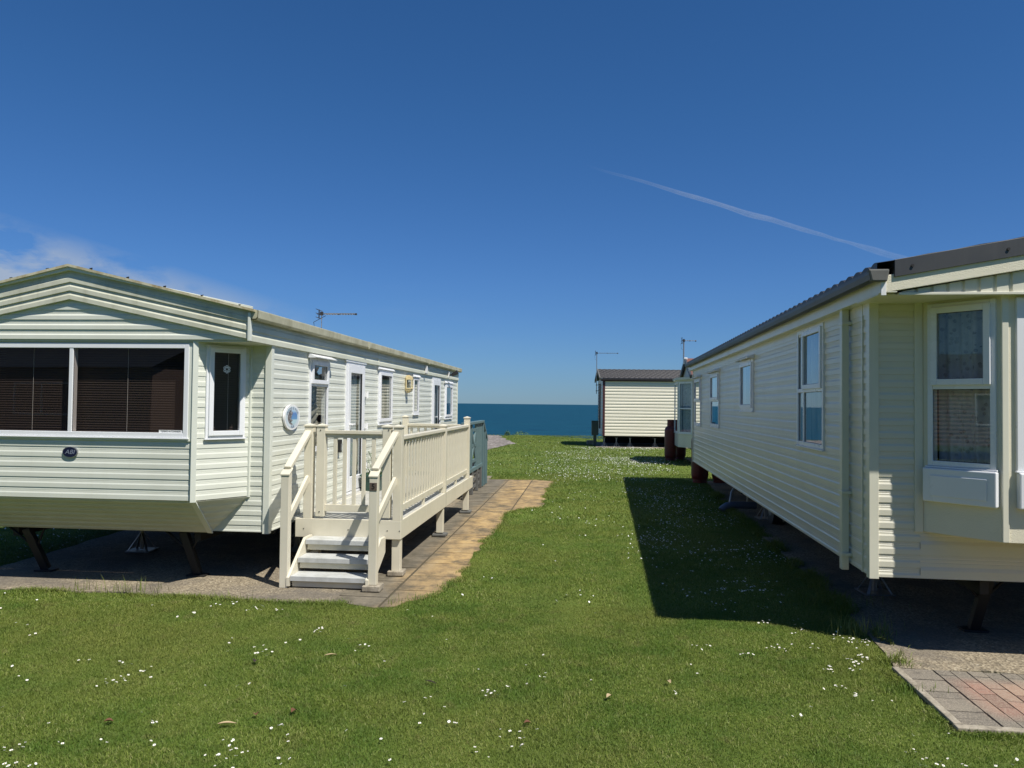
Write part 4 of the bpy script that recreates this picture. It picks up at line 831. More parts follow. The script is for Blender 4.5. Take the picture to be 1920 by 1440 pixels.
hb = MB(); rows = []
for k in range(13):
    rr = []
    for i in range(161):
        x = -48+i*.5; u = k/12; h = 5.2+1.4*noise.noise(Vector((x*.35,2,0))); a = math.pi*u; rr.append((x, -15.5-1.3*math.cos(a)*(1+.3*noise.noise(Vector((x,k,3)))), .1+h*math.sin(a)**.35*(1+.05*noise.noise(Vector((x*2,k*2,1))))))
    rows.append(rr)
hb.grid(rows); t = NT('backdrop_mottle'); v = t.coord('Pos'); nn = t.noise(v, 3.5, 7, .8); t.bsdf(t.ramp(nn, [(.35,(.01,.009,.006)),(.6,(.07,.06,.04)),(.75,(.16,.14,.10))]), .9, t.bump(nn, 1, .3)); o = hb.build('backdrop', t.m, recalc=False); tag(o, 'unseen dark hedge behind the viewpoint, mirrored in the window panes', 'backdrop')  # unseen form added so high panes mirror something dark, not sky
DAISIES = [(-2.26,3.52),(-2.17,3.53),(-2.29,3.54),(-1.25,3.54),(-2.16,3.56),(-2.25,3.56),(-1.34,3.56),(-1.04,3.57),(1.95,3.62),(-1.31,3.62),(-0.55,3.63),(1.93,3.63),(-1.07,3.63),(2.14,3.63),(2.28,3.63),(2.04,3.64),(-1.02,3.64),(2.37,3.65),(-1.42,3.65),(-1.36,3.66),(2.02,3.66),(-1.28,3.66),(-1.37,3.66),(2.14,3.66),(-0.09,3.66),(2.04,3.67),(-2.35,3.68),(-2.39,3.69),(-1.26,3.69),(2.43,3.71),(2.0,3.71),(-1.32,3.71),(1.98,3.71),(-1.24,3.71),(2.1,3.71),(-2.41,3.72),(-2.32,3.72),(-1.3,3.72),(-0.15,3.73),(-2.35,3.74),(-1.71,3.76),(1.93,3.77),(-2.18,3.77),(-1.35,3.77),(-2.34,3.77),(1.98,3.77),(-2.16,3.77),(-0.16,3.77),(0.06,3.78),(-1.95,3.78),(0.02,3.79),(-1.99,3.8),(0.07,3.8),(-1.35,3.8),(1.99,3.81),(-1.75,3.81),(-1.4,3.82),(-1.08,3.82),(-1.35,3.82),(-0.63,3.86),(-1.1,3.88),(0.08,3.88),(-0.04,3.89),(0.06,3.89),(-0.82,3.94),(0.06,3.95),(-1.21,3.97),(0.01,3.97),(2.07,3.97),(-2.32,3.98),(-0.04,3.99),(-2.36,3.99),(0.15,3.99),(-1.16,4.0),(2.27,4.0),(-1.18,4.0),(-1.17,4.01),(-1.82,4.02),(-1.84,4.02),(-1.85,4.04),(-0.46,4.04),(-0.28,4.06),(-0.27,4.06),(-0.31,4.07),(-1.96,4.15),(-0.45,4.16),(-2.73,4.19),(-0.35,4.26),(-0.58,4.33),(-0.47,4.38),(-0.44,4.4),(2.08,4.43),(2.19,4.43),(-0.13,4.44),(-0.06,4.46),(-0.1,4.48),(-0.12,4.49),(2.01,4.5),(2.02,4.51),(-0.08,4.51),(-0.15,4.51),(-2.4,4.52),(2.03,4.53),(2.02,4.53),(-0.12,4.53),(-1.78,4.55),(-0.96,4.55),(-1.59,4.55),(-2.36,4.56),(-2.31,4.57),(0.0,4.57),(-0.01,4.58),(-1.53,4.58),(-2.38,4.58),(-2.85,4.59),(1.87,4.6),(-2.35,4.61),(-2.28,4.61),(2.01,4.62),(-2.4,4.62),(0.11,4.63),(1.96,4.64),(-2.3,4.64),(2.0,4.65),(1.96,4.65),(-2.15,4.66),(-2.95,4.67),(-2.34,4.68),(-2.3,4.69),(0.5,4.7),(0.22,4.74),(0.19,4.76),(-2.26,4.76),(-2.25,4.77),(-2.24,4.77),(0.23,4.82),(-3.1,4.84),(-2.24,4.86),(-0.19,4.86),(-2.42,4.88),(-2.38,4.89),(2.05,4.9),(-2.45,4.92),(2.19,4.93),(-2.48,4.94),(-0.95,4.94),(2.06,4.95),(0.11,4.95),(2.18,4.95),(2.04,4.95),(2.01,4.95),(2.25,4.96),(-2.69,4.97),(2.07,4.99),(-0.8,4.99),(2.07,5.01),(2.24,5.02),(2.28,5.05),(2.26,5.08),(-1.59,5.09),(2.32,5.09),(-1.71,5.11),(2.29,5.11),(-1.66,5.12),(2.27,5.13),(-1.68,5.13),(2.28,5.15),(-1.87,5.15),(-1.64,5.16),(2.39,5.16),(2.26,5.16),(2.25,5.16),(2.39,5.17),(-1.58,5.17),(0.23,5.17),(-1.03,5.19),(2.37,5.19),(-1.63,5.2),(2.25,5.2),(1.56,5.22),(1.65,5.23),(2.36,5.23),(1.6,5.23),(2.37,5.23),(2.38,5.23),(1.58,5.23),(1.62,5.24),(-1.73,5.26),(1.32,5.3),(-1.68,5.3),(1.83,5.3),(-0.96,5.31),(-1.02,5.31),(1.9,5.31),(-0.99,5.33),(-1.54,5.34),(-1.93,5.34),(1.9,5.34),(1.78,5.35),(2.14,5.36),(2.09,5.37),(1.84,5.37),(2.41,5.37),(1.89,5.37),(1.88,5.38),(1.4,5.39),(1.31,5.4),(1.83,5.4),(-1.46,5.41),(1.38,5.41),(1.28,5.41),(2.52,5.44),(1.99,5.45),(1.89,5.45),(-1.95,5.45),(-0.44,5.46),(2.14,5.46),(-3.38,5.46),(-1.13,5.46),(2.47,5.49),(2.53,5.5),(-3.37,5.51),(2.51,5.51),(2.44,5.51),(2.42,5.52),(2.5,5.55),(2.58,5.55),(2.46,5.56),(2.57,5.58),(2.55,5.58),(2.58,5.58),(2.35,5.6),(2.49,5.6),(-1.41,5.61),(-1.37,5.61),(2.42,5.61),(2.43,5.62),(2.47,5.62),(2.37,5.65),(2.42,5.66),(-1.42,5.66),(-1.41,5.68),(2.38,5.68),(-1.37,5.68),(2.39,5.7),(-1.4,5.7),(2.41,5.7),(-1.38,5.71),(-3.56,5.72),(2.09,5.72),(2.12,5.73),(-3.67,5.76),(2.44,5.77),(2.22,5.78),(2.46,5.79),(2.21,5.8),(2.2,5.82),(2.52,5.88),(2.19,5.93),(2.26,5.96),(1.99,5.96),(1.92,5.96),(-2.56,5.97),(1.97,5.99),(1.97,6.02),(2.31,6.02),(-0.6,6.04),(2.22,6.05),(-0.74,6.06),(2.04,6.07),(-2.47,6.07),(2.27,6.08),(-2.49,6.09),(-4.05,6.16),(-1.98,6.17),(-2.08,6.18),(-2.1,6.18),(-1.86,6.19),(0.69,6.19),(-1.82,6.2),(-2.03,6.22),(-1.88,6.23),(-0.82,6.23),(-3.24,6.24),(-2.05,6.25),(-2.08,6.26),(-1.99,6.27),(-2.42,6.27),(-2.9,6.28),(-2.08,6.28),(1.83,6.29),(-2.36,6.31),(-2.01,6.31),(1.74,6.31),(-2.3,6.31),(-2.26,6.33),(-2.03,6.33),(1.77,6.34),(-2.41,6.35),(-2.05,6.35),(2.1,6.4),(-3.91,6.4),(-2.26,6.41),(2.09,6.42),(-2.3,6.42),(2.14,6.42),(2.13,6.44),(2.07,6.44),(1.72,6.47),(1.77,6.5),(1.8,6.52),(1.75,6.55),(1.72,6.57),(2.33,6.57),(1.92,6.58),(0.4,6.58),(-4.32,6.62),(2.32,6.62),(1.9,6.63),(2.29,6.64),(2.23,6.67),(1.9,6.7),(0.65,6.71),(2.29,6.72),(-0.41,6.74),(0.73,6.74),(1.6,6.76),(0.62,6.76),(0.5,6.78),(1.56,6.79),(2.16,6.82),(0.64,6.82),(2.37,6.83),(2.42,6.83),(1.76,6.85),(2.41,6.85),(0.57,6.87),(2.09,6.87),(1.74,6.88),(1.57,6.89),(0.6,6.9),(1.61,6.92),(0.63,6.93),(1.72,6.93),(2.09,6.95),(2.21,6.95),(2.28,6.95),(1.81,6.99),(2.08,7.0),(1.57,7.0),(2.14,7.0),(2.2,7.01),(2.27,7.01),(2.45,7.02),(1.93,7.02),(1.33,7.02),(2.17,7.03),(1.63,7.03),(2.32,7.04),(1.96,7.05),(1.9,7.07),(2.07,7.08),(1.94,7.1),(1.99,7.11),(1.97,7.13),(1.45,7.14),(1.43,7.22),(2.46,7.22),(2.13,7.26),(2.1,7.32),(2.43,7.33),(-0.17,7.37),(2.47,7.37),(2.14,7.38),(2.57,7.4),(-0.25,7.44),(1.49,7.44),(1.52,7.44),(0.76,7.65),(0.81,7.65),(2.53,7.72),(0.6,7.78),(2.67,7.9),(2.65,7.93),(2.14,8.08),(1.68,8.1),(2.56,8.15),(2.64,8.15),(1.64,8.25),(2.26,8.36),(2.62,8.38),(1.87,8.41),(2.31,8.44),(2.68,8.46),(2.27,8.52),(2.65,8.54),(1.95,8.54),(2.78,8.55),(2.74,8.59),(2.09,8.59),(2.76,8.71),(2.87,8.72),(2.82,8.73),(2.1,8.76),(2.22,8.77),(2.08,8.8),(2.31,8.86),(2.54,8.87),(2.37,8.95),(2.65,8.97),(2.6,8.97),(2.46,9.05),(2.73,9.07),(2.81,9.15),(2.72,9.16),(2.64,9.2),(2.69,9.25),(2.81,9.26),(2.3,9.28),(2.74,9.3),(2.93,9.32)]
# ------------------------------------------------------------------ ground
def stru(o): o['kind'] = 'structure'; return o
def poly_in(P, poly):
    x, y = P[:,0], P[:,1]; ins = np.zeros(len(P), bool); n = len(poly)
    for i in range(n):
        x1, y1 = poly[i]; x2, y2 = poly[(i+1) % n]
        if y1 == y2: continue
        c = ((y1 > y) != (y2 > y)) & (x < (x2-x1)*(y-y1)/(y2-y1)+x1); ins ^= c
    return ins
def wob(poly, amp, step, seed=0):    # ragged version of a polygon edge
    out = []; n = len(poly)
    for i in range(n):
        a = Vector(poly[i]); b = Vector(poly[(i+1) % n]); L = (b-a).length; k = max(1, int(L/step)) if L < 14 else 1
        nrm = Vector((-(b-a).y, (b-a).x)).normalized()
        for j in range(k):
            p_ = a.lerp(b, j/k); w = noise.noise(Vector((p_.x*3.1, p_.y*3.1, seed)))*amp+noise.noise(Vector((p_.x*11, p_.y*11, seed)))*amp*.45; out.append((p_.x+nrm.x*w, p_.y+nrm.y*w))
    return out
t = NT('lawn_soil_and_grass'); v = t.coord('Pos'); nA = t.noise(v, .35, 5, .6); nB = t.noise(v, 2.3, 5, .6); nC = t.noise(v, 38, 6, .75); nD = t.noise(t.coord('Pos', (60,14,1)), 3.0, 5, .7)
c = t.ramp(nC, [(.28,(.07,.105,.018)),(.5,(.125,.175,.03)),(.72,(.19,.235,.05))])
c = t.mix(t.ramp(nB, [(.35,(0,0,0)),(.7,(.5,.5,.5))]), c, (.060,.072,.018)); c = t.mix(t.ramp(nA, [(.4,(0,0,0)),(.65,(.45,.45,.45))]), c, (.030,.070,.008))
t.bsdf(c, .9, t.bump(nC, .8, .02), **{'Specular IOR Level': .15}); M['lawn'] = t.m
cliff = [(-60,41.5),(-20,41.3),(-1.5,41.3),(-.6,41.6),(.2,43.2),(1.2,43.6),(2.2,42.2),(3.2,40.6),(4.2,39.4),(6,39.2),(9,39.5),(60,40)]
mb = MB(); ys = []
rows = []
for i, (x, y) in enumerate(cliff): rows.append([(x,-60,0), (x,0,0), (x,y-2.5,0), (x,y-.8,-.02), (x,y-.15,-.06), (x,y+.25,-.45), (x,y+2.0,-3.5), (x,y+7,-8.5)])
mb.grid(rows); stru(mb.build('lawn', M['lawn'], recalc=False))
# sea
t = NT('sea_water'); v = t.coord('Pos'); vs_ = t.coord('Pos', (.35,1.6,1)); w1 = t.noise(vs_, .16, 6, .62); w2 = t.ramp(t.noise(t.coord('Pos', (.05,.16,1)), 1.0, 7, .72), [(.38,(0,0,0)),(.62,(1,1,1))]); w3 = t.ramp(t.noise(t.coord('Pos', (.0010,.006,1)), 1.0, 5, .65), [(.35,(0,0,0)),(.65,(1,1,1))])
c = t.mix(w2, (.003,.032,.060), (.009,.074,.112)); c = t.mix(t.math('MULTIPLY', w3, .6), c, (.004,.046,.088)); foam = t.ramp(t.noise(t.coord('Pos', (.10,.42,1)), .55, 3, .5), [(.74,(0,0,0)),(.78,(1,1,1))])
c = t.mix(t.math('MULTIPLY', foam, .55), c, (.35,.42,.46))
t.bsdf(c, .55, t.bump(w1, .9, 1.2), **{'Specular IOR Level': .12}); mb = MB(); mb.poly([(-60000,30,-8),(60000,30,-8),(60000,60000,-8),(-60000,60000,-8)]); stru(mb.build('sea', t.m))
# shingle track at the cliff top
t = NT('shingle'); v = t.coord('Pos'); vo = t.n('ShaderNodeTexVoronoi', {'Vector': v, 'Scale': 9.0}); pz2 = t.noise(v, 1.2, 5)
c = t.ramp(vo.outputs['Color'], [(.1,(.11,.10,.085)),(.5,(.22,.195,.17)),(.9,(.38,.34,.31))]); c = t.mix(t.ramp(pz2, [(.4,(0,0,0)),(.7,(.6,.6,.6))]), c, (.13,.105,.085))
t.bsdf(c, .9, t.bump(vo.outputs['Distance'], .8, .05)); grav = wob([(-1.02,27.3),(-.59,29.2),(.05,32.6),(.10,33.8),(-.25,36.6),(-.45,38.6),(-.62,41.2),(-30,41.2),(-30,24)], .25, .5, 3)
mb = MB(); mb.poly([(x,y,.012) for x, y in grav]); stru(mb.build('shingle', t.m))
# concrete pads
t = NT('exposed_aggregate_concrete'); v = t.coord('Pos'); n1 = t.noise(v, 1.3, 5, .6); n2 = t.noise(v, 5, 6, .7); vo = t.n('ShaderNodeTexVoronoi', {'Vector': v, 'Scale': 75.0}); 
c = t.ramp(vo.outputs['Color'], [(.1,(.12,.10,.065)),(.5,(.24,.195,.13)),(.85,(.38,.32,.22)),(1,(.50,.45,.34))]); c = t.mix(t.ramp(n1, [(.42,(0,0,0)),(.6,(.75,.75,.75))]), c, (.12,.105,.085)); c = t.mix(t.ramp(n2, [(.55,(0,0,0)),(.72,(.6,.6,.6))]), c, (.055,.052,.042))
t.bsdf(c, .92, t.bump(t.math('ADD', vo.outputs['Distance'], n2), .5, .008)); M['conc'] = t.m
def pad(name, poly, z, h, mat):
    mb = MB(); mb.poly([(x,y,z) for x, y in poly]); mb.grid([[(x,y,z) for x, y in poly], [(x,y,z-h) for x, y in poly]], 0, True); return stru(mb.build(name, mat, recalc=True))
def loc2w(O, yaw, pts): return [fw(O, yaw, q_)[:2] for q_ in pts]
P1 = wob(loc2w(O1, 5.5, [(-2.85,-.58),(-1.2,-.55),(-.22,-.59),(.55,-.66),(.80,-.63),(.80,10.9),(-2.85,10.9),(-3.1,5),(-2.9,1.2)]), .05, .12, 1)
pad('concrete_pad', P1, .012, .1, M['conc'])
P2 = wob(loc2w(O2, 7, [(-.02,-.50),(1.2,-.53),(5.2,-.53),(5.2,11.9),(.35,11.9),(.25,9.6),(.05,6.9),(.12,5.5),(.14,3.4),(.09,2.0),(.09,.7),(.05,.2)]), .05, .12, 2)
pad('concrete_pad', P2, .012, .1, M['conc'])
pad('concrete_pad', loc2w(O3, 3, [(-.3,-.35),(9.5,-.35),(9.5,3.4),(-.3,3.4)]), .014, .1, M['conc']); P4 = loc2w(O4, 7, [(.1,-.25),(9,-.25),(9,3.2),(.1,3.2)]); pad('concrete_pad', P4, .014, .1, M['conc'])
# paving slabs beside the veranda (frame of the veranda)
t = NT('mossy_paving_slab'); v = t.coord('Pos', (1,1,1), (0,0,R(5.5)), (.4,0,0)); n1 = t.noise(v, 1.1, 6, .65); n2 = t.noise(v, 4.5, 6, .7); n3 = t.noise(v, 40, 5, .7); gi = t.n('ShaderNodeNewGeometry'); rnd = gi.outputs['Random Per Island']
lx = t.n('ShaderNodeVectorMath', {0: gi.outputs['Position'], 1: (math.cos(R(5.5)), -math.sin(R(5.5)), 0)}, operation='DOT_PRODUCT').outputs['Value']; lx = t.math('SUBTRACT', lx, OD[0]*math.cos(R(5.5))-OD[1]*math.sin(R(5.5)))
fx = t.math('ADD', t.math('MULTIPLY_ADD', lx, 3.2, -.12), t.math('MULTIPLY_ADD', n1, 1.8, -.95), clamp=True)
gry = t.ramp(n2, [(.3,(.09,.08,.055)),(.55,(.19,.165,.12)),(.75,(.29,.25,.18))]); org = t.ramp(n2, [(.28,(.13,.10,.055)),(.42,(.31,.215,.105)),(.56,(.50,.345,.15)),(.75,(.56,.43,.25))])
c = t.mix(fx, gry, org); c = t.mix(t.math('MULTIPLY', rnd, .35), c, (.14,.12,.09)); c = t.mix(t.math('MULTIPLY', n3, .35), c, (.5,.42,.30), 'MULTIPLY')
c = t.mix(t.ramp(t.noise(v, 2.4, 7, .75), [(.50,(0,0,0)),(.64,(.8,.8,.8))]), c, (.075,.066,.045))
t.bsdf(c, .9, t.bump(t.math('ADD', n2, n3), .45, .01)); M['slab'] = t.m
PATH = wob([(-1.60,6.48),(-.95,6.43),(-.72,6.70),(-.60,6.96),(-.5,7.54),(-.44,8.38),(-.3,9.64),(-.16,10.55),(-.06,12.0),(.12,12.45),(.51,12.66),(.58,13.6),(.66,14.71),(.80,16.0),(.99,17.07),(.4,17.2),(-2.0,17.45),(-3.0,17.5)], .10, .14, 5)
def clip_poly(sub, quad):
    out = list(sub)
    for i in range(len(quad)):
        a, b = quad[i], quad[(i+1) % len(quad)]; inp = out; out = []
        if not inp: break
        sd_ = lambda q_: (b[0]-a[0])*(q_[1]-a[1])-(b[1]-a[1])*(q_[0]-a[0])
        for k in range(len(inp)):
            p_, n_ = inp[k], inp[(k+1) % len(inp)]; s1, s2 = sd_(p_), sd_(n_)
            if s1 >= 0: out.append(p_)
            if (s1 >= 0) != (s2 >= 0): u_ = s1/(s1-s2); out.append((p_[0]+(n_[0]-p_[0])*u_, p_[1]+(n_[1]-p_[1])*u_))
    return out
M['bed'] = flat('dark_mossy_joint', (.075,.062,.036), .95)
mb = MB(); rg = random.Random(3); inv = lambda X, Y: ((X-OD[0])*math.cos(R(5.5))-(Y-OD[1])*math.sin(R(5.5)), (X-OD[0])*math.sin(R(5.5))+(Y-OD[1])*math.cos(R(5.5)))
for ci, (xa, xb) in enumerate(((-1.05,-.46), (-.45,.155), (.165,.68), (.69,1.2), (1.21,1.9))):
    y = (-1.25,-1.38,-1.1,4.55,6.2)[ci]
    while y < 10.1:
        h = rg.choice((.60,.60,.60)) if ci != 2 else .595; g_ = .006; z = -.004+rg.uniform(-.0015,.0015); tl = rg.uniform(-.001,.001); tm = rg.uniform(-.001,.001)
        q4 = loc2w(OD, 5.5, [(xa+g_,y+.011),(xb-g_,y+.011),(xb-g_,y+h-.011),(xa+g_,y+h-.011)]); pc = clip_poly(PATH, q4); y += h
        if len(pc) < 3: continue
        cx_, cy_ = sum(q_[0] for q_ in q4)/4, sum(q_[1] for q_ in q4)/4; z += .012
        mb.poly([(a, b, z+(a-cx_)*tl*3+(b-cy_)*tm*3) for a, b in pc]); mb.grid([[(a, b, z+(a-cx_)*tl*3+(b-cy_)*tm*3) for a, b in pc], [(a, b, -.02) for a, b in pc]], 0, True)
stru(mb.build('paving', M['slab']))
bmt = bmesh.new(); bmesh.ops.triangulate(bmt, faces=[bmt.faces.new([bmt.verts.new((x,y,.0025)) for x, y in PATH])]); me = bpy.data.meshes.new('paving_bed'); bmt.to_mesh(me); bmt.free(); me.materials.append(M['bed']); stru_o = bpy.data.objects.new('paving_bed', me); COL.objects.link(stru_o); stru(stru_o)
far_i = min(range(len(PATH)), key=lambda i: (PATH[i][0]+3.0)**2+(PATH[i][1]-17.5)**2); ring = PATH[:far_i+1]
# brick patio on the right (frame of the right caravan)
KX, KY0, KY1 = -.06, -.54, -1.50
t = NT('worn_brick_paver'); v = t.coord('Object'); gi = t.n('ShaderNodeNewGeometry'); rnd = gi.outputs['Random Per Island']; sp = t.n('ShaderNodeSeparateXYZ', {'Vector': v}); n2 = t.noise(v, 6, 6, .7); n3 = t.noise(v, 120, 4, .7)
inn = t.math('MULTIPLY', t.math('MULTIPLY', t.math('MULTIPLY_ADD', sp.outputs['X'], 6, -.9, clamp=True), t.math('MULTIPLY_ADD', sp.outputs['Y'], 7, 9.6, clamp=True)), t.math('MULTIPLY_ADD', sp.outputs['Y'], -7, -4.6, clamp=True))
red = t.ramp(rnd, [(0,(.20,.12,.085)),(.4,(.29,.155,.11)),(.75,(.33,.21,.14)),(1,(.24,.16,.12))]); gr = t.ramp(rnd, [(0,(.13,.115,.09)),(1,(.19,.165,.125))])
c = t.mix(t.math('MULTIPLY', inn, t.math('MULTIPLY_ADD', n2, 1.6, .3, clamp=True), clamp=True), gr, red); c = t.mix(t.ramp(n3, [(.45,(0,0,0)),(.7,(.7,.7,.7))]), c, (.42,.36,.28)); c = t.mix(t.ramp(n2, [(.58,(0,0,0)),(.7,(.5,.5,.5))]), c, (.06,.055,.045))
t.bsdf(c, .9, t.bump(t.math('ADD', n3, n2), .5, .006)); mb = MB(); rg = random.Random(8); g_ = .0015
def brick(x0, x1, y0, y1):
    z = .022+rg.uniform(-.002,.002); mb.hexa([(x0+g_,y0+g_,-.02),(x1-g_,y0+g_,-.02),(x1-g_,y1-g_,-.02),(x0+g_,y1-g_,-.02),(x0+g_+.0025,y0+g_+.0025,z),(x1-g_-.0025,y0+g_+.0025,z),(x1-g_-.0025,y1-g_-.0025,z),(x0+g_+.0025,y1-g_-.0025,z)])
x = KX+.05; y = KY1+.06
yy = KY0-.01
while yy-.1 > y-.01: brick(x, x+.2, yy-.1, yy); yy -= .1
brick(x, x+.2, y-.008, yy)
xx = x+.205; col = 0
while xx < 4.2:
    yy = KY0-.01-(.0 if col % 2 else .1)
    if col % 2 == 0: brick(xx, xx+.1, KY0-.11, KY0-.01)
    while yy-.2 > y+.1-.05: brick(xx, xx+.1, yy-.2, yy); yy -= .2
    if yy-y > .03: brick(xx, xx+.1, y, yy)
    xx += .1; col += 1
pa = mb.build('brick_patio', t.m, bevel=.0); pa.location = O2; pa.rotation_euler = (0,0,-R(7)); stru(pa)
mb = MB(); mb.box(KX, 4.3, KY1, KY0, -.02, .010); j = mb.build('patio_bedding', M['bed']); j.location = O2; j.rotation_euler = (0,0,-R(7)); stru(j)
mb = MB(); mb.box(KX-.0, KX+.045, KY1+.052, KY0-.02, -.05, .034); mb.box(KX, 4.3, KY1, KY1+.05, -.05, .030); j = mb.build('kerb_edging', M['paver'], bevel=.006); j.location = O2; j.rotation_euler = (0,0,-R(7)); stru(j)
PAT = loc2w(O2, 7, [(KX-.01,KY0+.1),(KX-.01,KY1-.01),(4.4,KY1-.01),(4.4,KY0+.1)])
# ------------------------------------------------------------------ grass blades
t = NT('grass_blade'); v = t.coord('Pos'); gi = t.n('ShaderNodeNewGeometry'); rnd = gi.outputs['Random Per Island']; nA = t.noise(v, .45, 4, .6); nB = t.noise(v, 2.1, 5, .6); nE = t.noise(v, 7, 4, .6)
c = t.ramp(rnd, [(0,(.090,.145,.020)),(.35,(.142,.200,.030)),(.7,(.190,.245,.042)),(.9,(.26,.295,.072)),(1,(.42,.41,.18))])
c = t.mix(t.ramp(nB, [(.44,(0,0,0)),(.60,(.75,.75,.75))]), c, (.078,.155,.020)); c = t.mix(t.ramp(nA, [(.47,(0,0,0)),(.60,(.65,.65,.65))]), c, (.215,.235,.052)); c = t.mix(t.ramp(nE, [(.56,(0,0,0)),(.72,(.55,.55,.55))]), c, (.22,.19,.075))
b_ = t.n('ShaderNodeBsdfPrincipled', {'Base Color': c, 'Roughness': .55, 'Specular IOR Level': .25}); tl = t.n('ShaderNodeBsdfTranslucent', {'Color': t.mix(.5, c, (.12,.20,.02))})
mx = t.n('ShaderNodeMixShader', {0: .22, 1: b_.outputs[0], 2: tl.outputs[0]}); t.n('ShaderNodeOutputMaterial', {'Surface': mx.outputs[0]}); M['blade'] = t.m
pathpoly = ring+[(-3.0,17.5),(-3.2,10),(-1.9,6.5)]
EXC = [P1, P2, P4, pathpoly, grav, loc2w(O3, 3, [(-.3,-.35),(9.5,-.35),(9.5,3.4),(-.3,3.4)]), PAT]
def vn(P, sc, seed):     # cheap smooth noise field
    rr = np.random.default_rng(seed); out = np.zeros(len(P))
    for i in range(7):
        a = rr.uniform(0, 2*np.pi); k = sc*rr.uniform(.5, 2.0); out += np.sin((P[:,0]*np.cos(a)+P[:,1]*np.sin(a))*k+rr.uniform(0, 6.28))
    return out/3.2
def scatter(n, y0, y1, half=.70, marg=1.9):
    n = int(n*(half*(y0+y1)/2+1.9)/(half*(y0+y1)/2+.35))
    y0 = y0-(.9 if y0 < 4 else 0); n = int(n*(1.15 if y0 < 4 else 1)); Y = np.sqrt(RNG.uniform(y0*y0, y1*y1, n)); X = RNG.uniform(-1, 1, n)*(half*Y+marg); P = np.stack([X, Y], 1)
    keep = np.ones(n, bool)
    for e in EXC: keep &= ~poly_in(P, e)
    return P[keep]
def blades(P, h, w, lean=.6, zbase=0.0):
    n = len(P); a = RNG.uniform(0, 2*np.pi, n); hh = h*RNG.uniform(.5, 1.3, n)*(1+.30*vn(P, 3.0, 4)+.15*vn(P, 14.0, 8)); la = RNG.uniform(0, 2*np.pi, n); ln = hh*RNG.uniform(.1, lean*1.6, n)
    dx, dy = np.cos(a)*w/2, np.sin(a)*w/2; lx, ly = np.cos(la)*ln, np.sin(la)*ln; V = np.zeros((n,5,3))
    V[:,0] = np.stack([P[:,0]-dx, P[:,1]-dy, np.full(n, zbase)], 1); V[:,1] = np.stack([P[:,0]+dx, P[:,1]+dy, np.full(n, zbase)], 1)
    V[:,2] = np.stack([P[:,0]+dx*.8+lx*.35, P[:,1]+dy*.8+ly*.35, zbase+hh*.6], 1); V[:,3] = np.stack([P[:,0]-dx*.8+lx*.35, P[:,1]-dy*.8+ly*.35, zbase+hh*.6], 1)
    V[:,4] = np.stack([P[:,0]+lx, P[:,1]+ly, zbase+hh*np.clip(1-ln/hh*.35, .4, 1)], 1); return V
def edge_blades(poly, n, spread, h, w):
    poly = [np.array(p_) for p_ in poly]; seg = [(poly[i], poly[(i+1) % len(poly)]) for i in range(len(poly))]; L = np.array([np.linalg.norm(b-a) for a, b in seg]); idx = RNG.choice(len(seg), n, p=L/L.sum()); u = RNG.uniform(0,1,n)
    A = np.array([s_[0] for s_ in seg])[idx]; B = np.array([s_[1] for s_ in seg])[idx]; P = A+(B-A)*u[:,None]+RNG.normal(0, spread, (n,2))
    cl = vn(P, 5, 9); P = P[(cl > -.3)]; return blades(P, h, w, 1.0)
parts = [blades(scatter(560000, 3.0, 6.5), .019, .0026, 1.2), blades(scatter(60000, 3.0, 9.0)+0, .030, .003, .9), blades(scatter(360000, 6.5, 11.0), .021, .0042, 1.2), blades(scatter(170000, 11.0, 19.0, .5), .029, .009, .9), blades(scatter(110000, 19.0, 42.0, .42), .034, .020, .9)]
parts.append(edge_blades(loc2w(O1, 5.5, [(-2.9,-.60),(-1.2,-.58),(-.22,-.62),(.55,-.68),(1.4,-.66),(.55,-.68),(-.22,-.62),(-1.2,-.58)]), 7000, .03, .036, .0035))
parts.append(edge_blades(ring+ring[::-1], 12000, .028, .031, .004)); parts.append(edge_blades(loc2w(O2, 7, [(.02,-.45),(.07,.2),(.11,2),(.15,4.5),(.1,7),(.2,9.5),(.1,7),(.15,4.5),(.11,2),(.07,.2)]), 12000, .05, .085, .005))
parts.append(edge_blades(loc2w(O2, 7, [(KX-.03,KY0),(KX-.03,KY1-.02),(1.6,KY1-.03),(KX-.03,KY1-.02)]), 6000, .022, .030, .004))
V = np.concatenate(parts); n = len(V); me = bpy.data.meshes.new('grass'); me.vertices.add(n*5); me.vertices.foreach_set('co', V.reshape(-1).astype(np.float32))
me.loops.add(n*7); li = (np.arange(n)[:,None]*5+np.array([0,1,2,3,3,2,4])).reshape(-1); me.loops.foreach_set('vertex_index', li.astype(np.int32))
me.polygons.add(n*2); ls = (np.arange(n)[:,None]*7+np.array([0,4])).reshape(-1); me.polygons.foreach_set('loop_start', ls.astype(np.int32)); me.polygons.foreach_set('loop_total', np.tile([4,3], n).astype(np.int32)); me.update(calc_edges=True); me.validate()
me.materials.append(M['blade']); go = bpy.data.objects.new('grass', me); COL.objects.link(go); go['kind'] = 'stuff'; go['label'] = 'short mown green grass of the lawn'; go['category'] = 'grass'
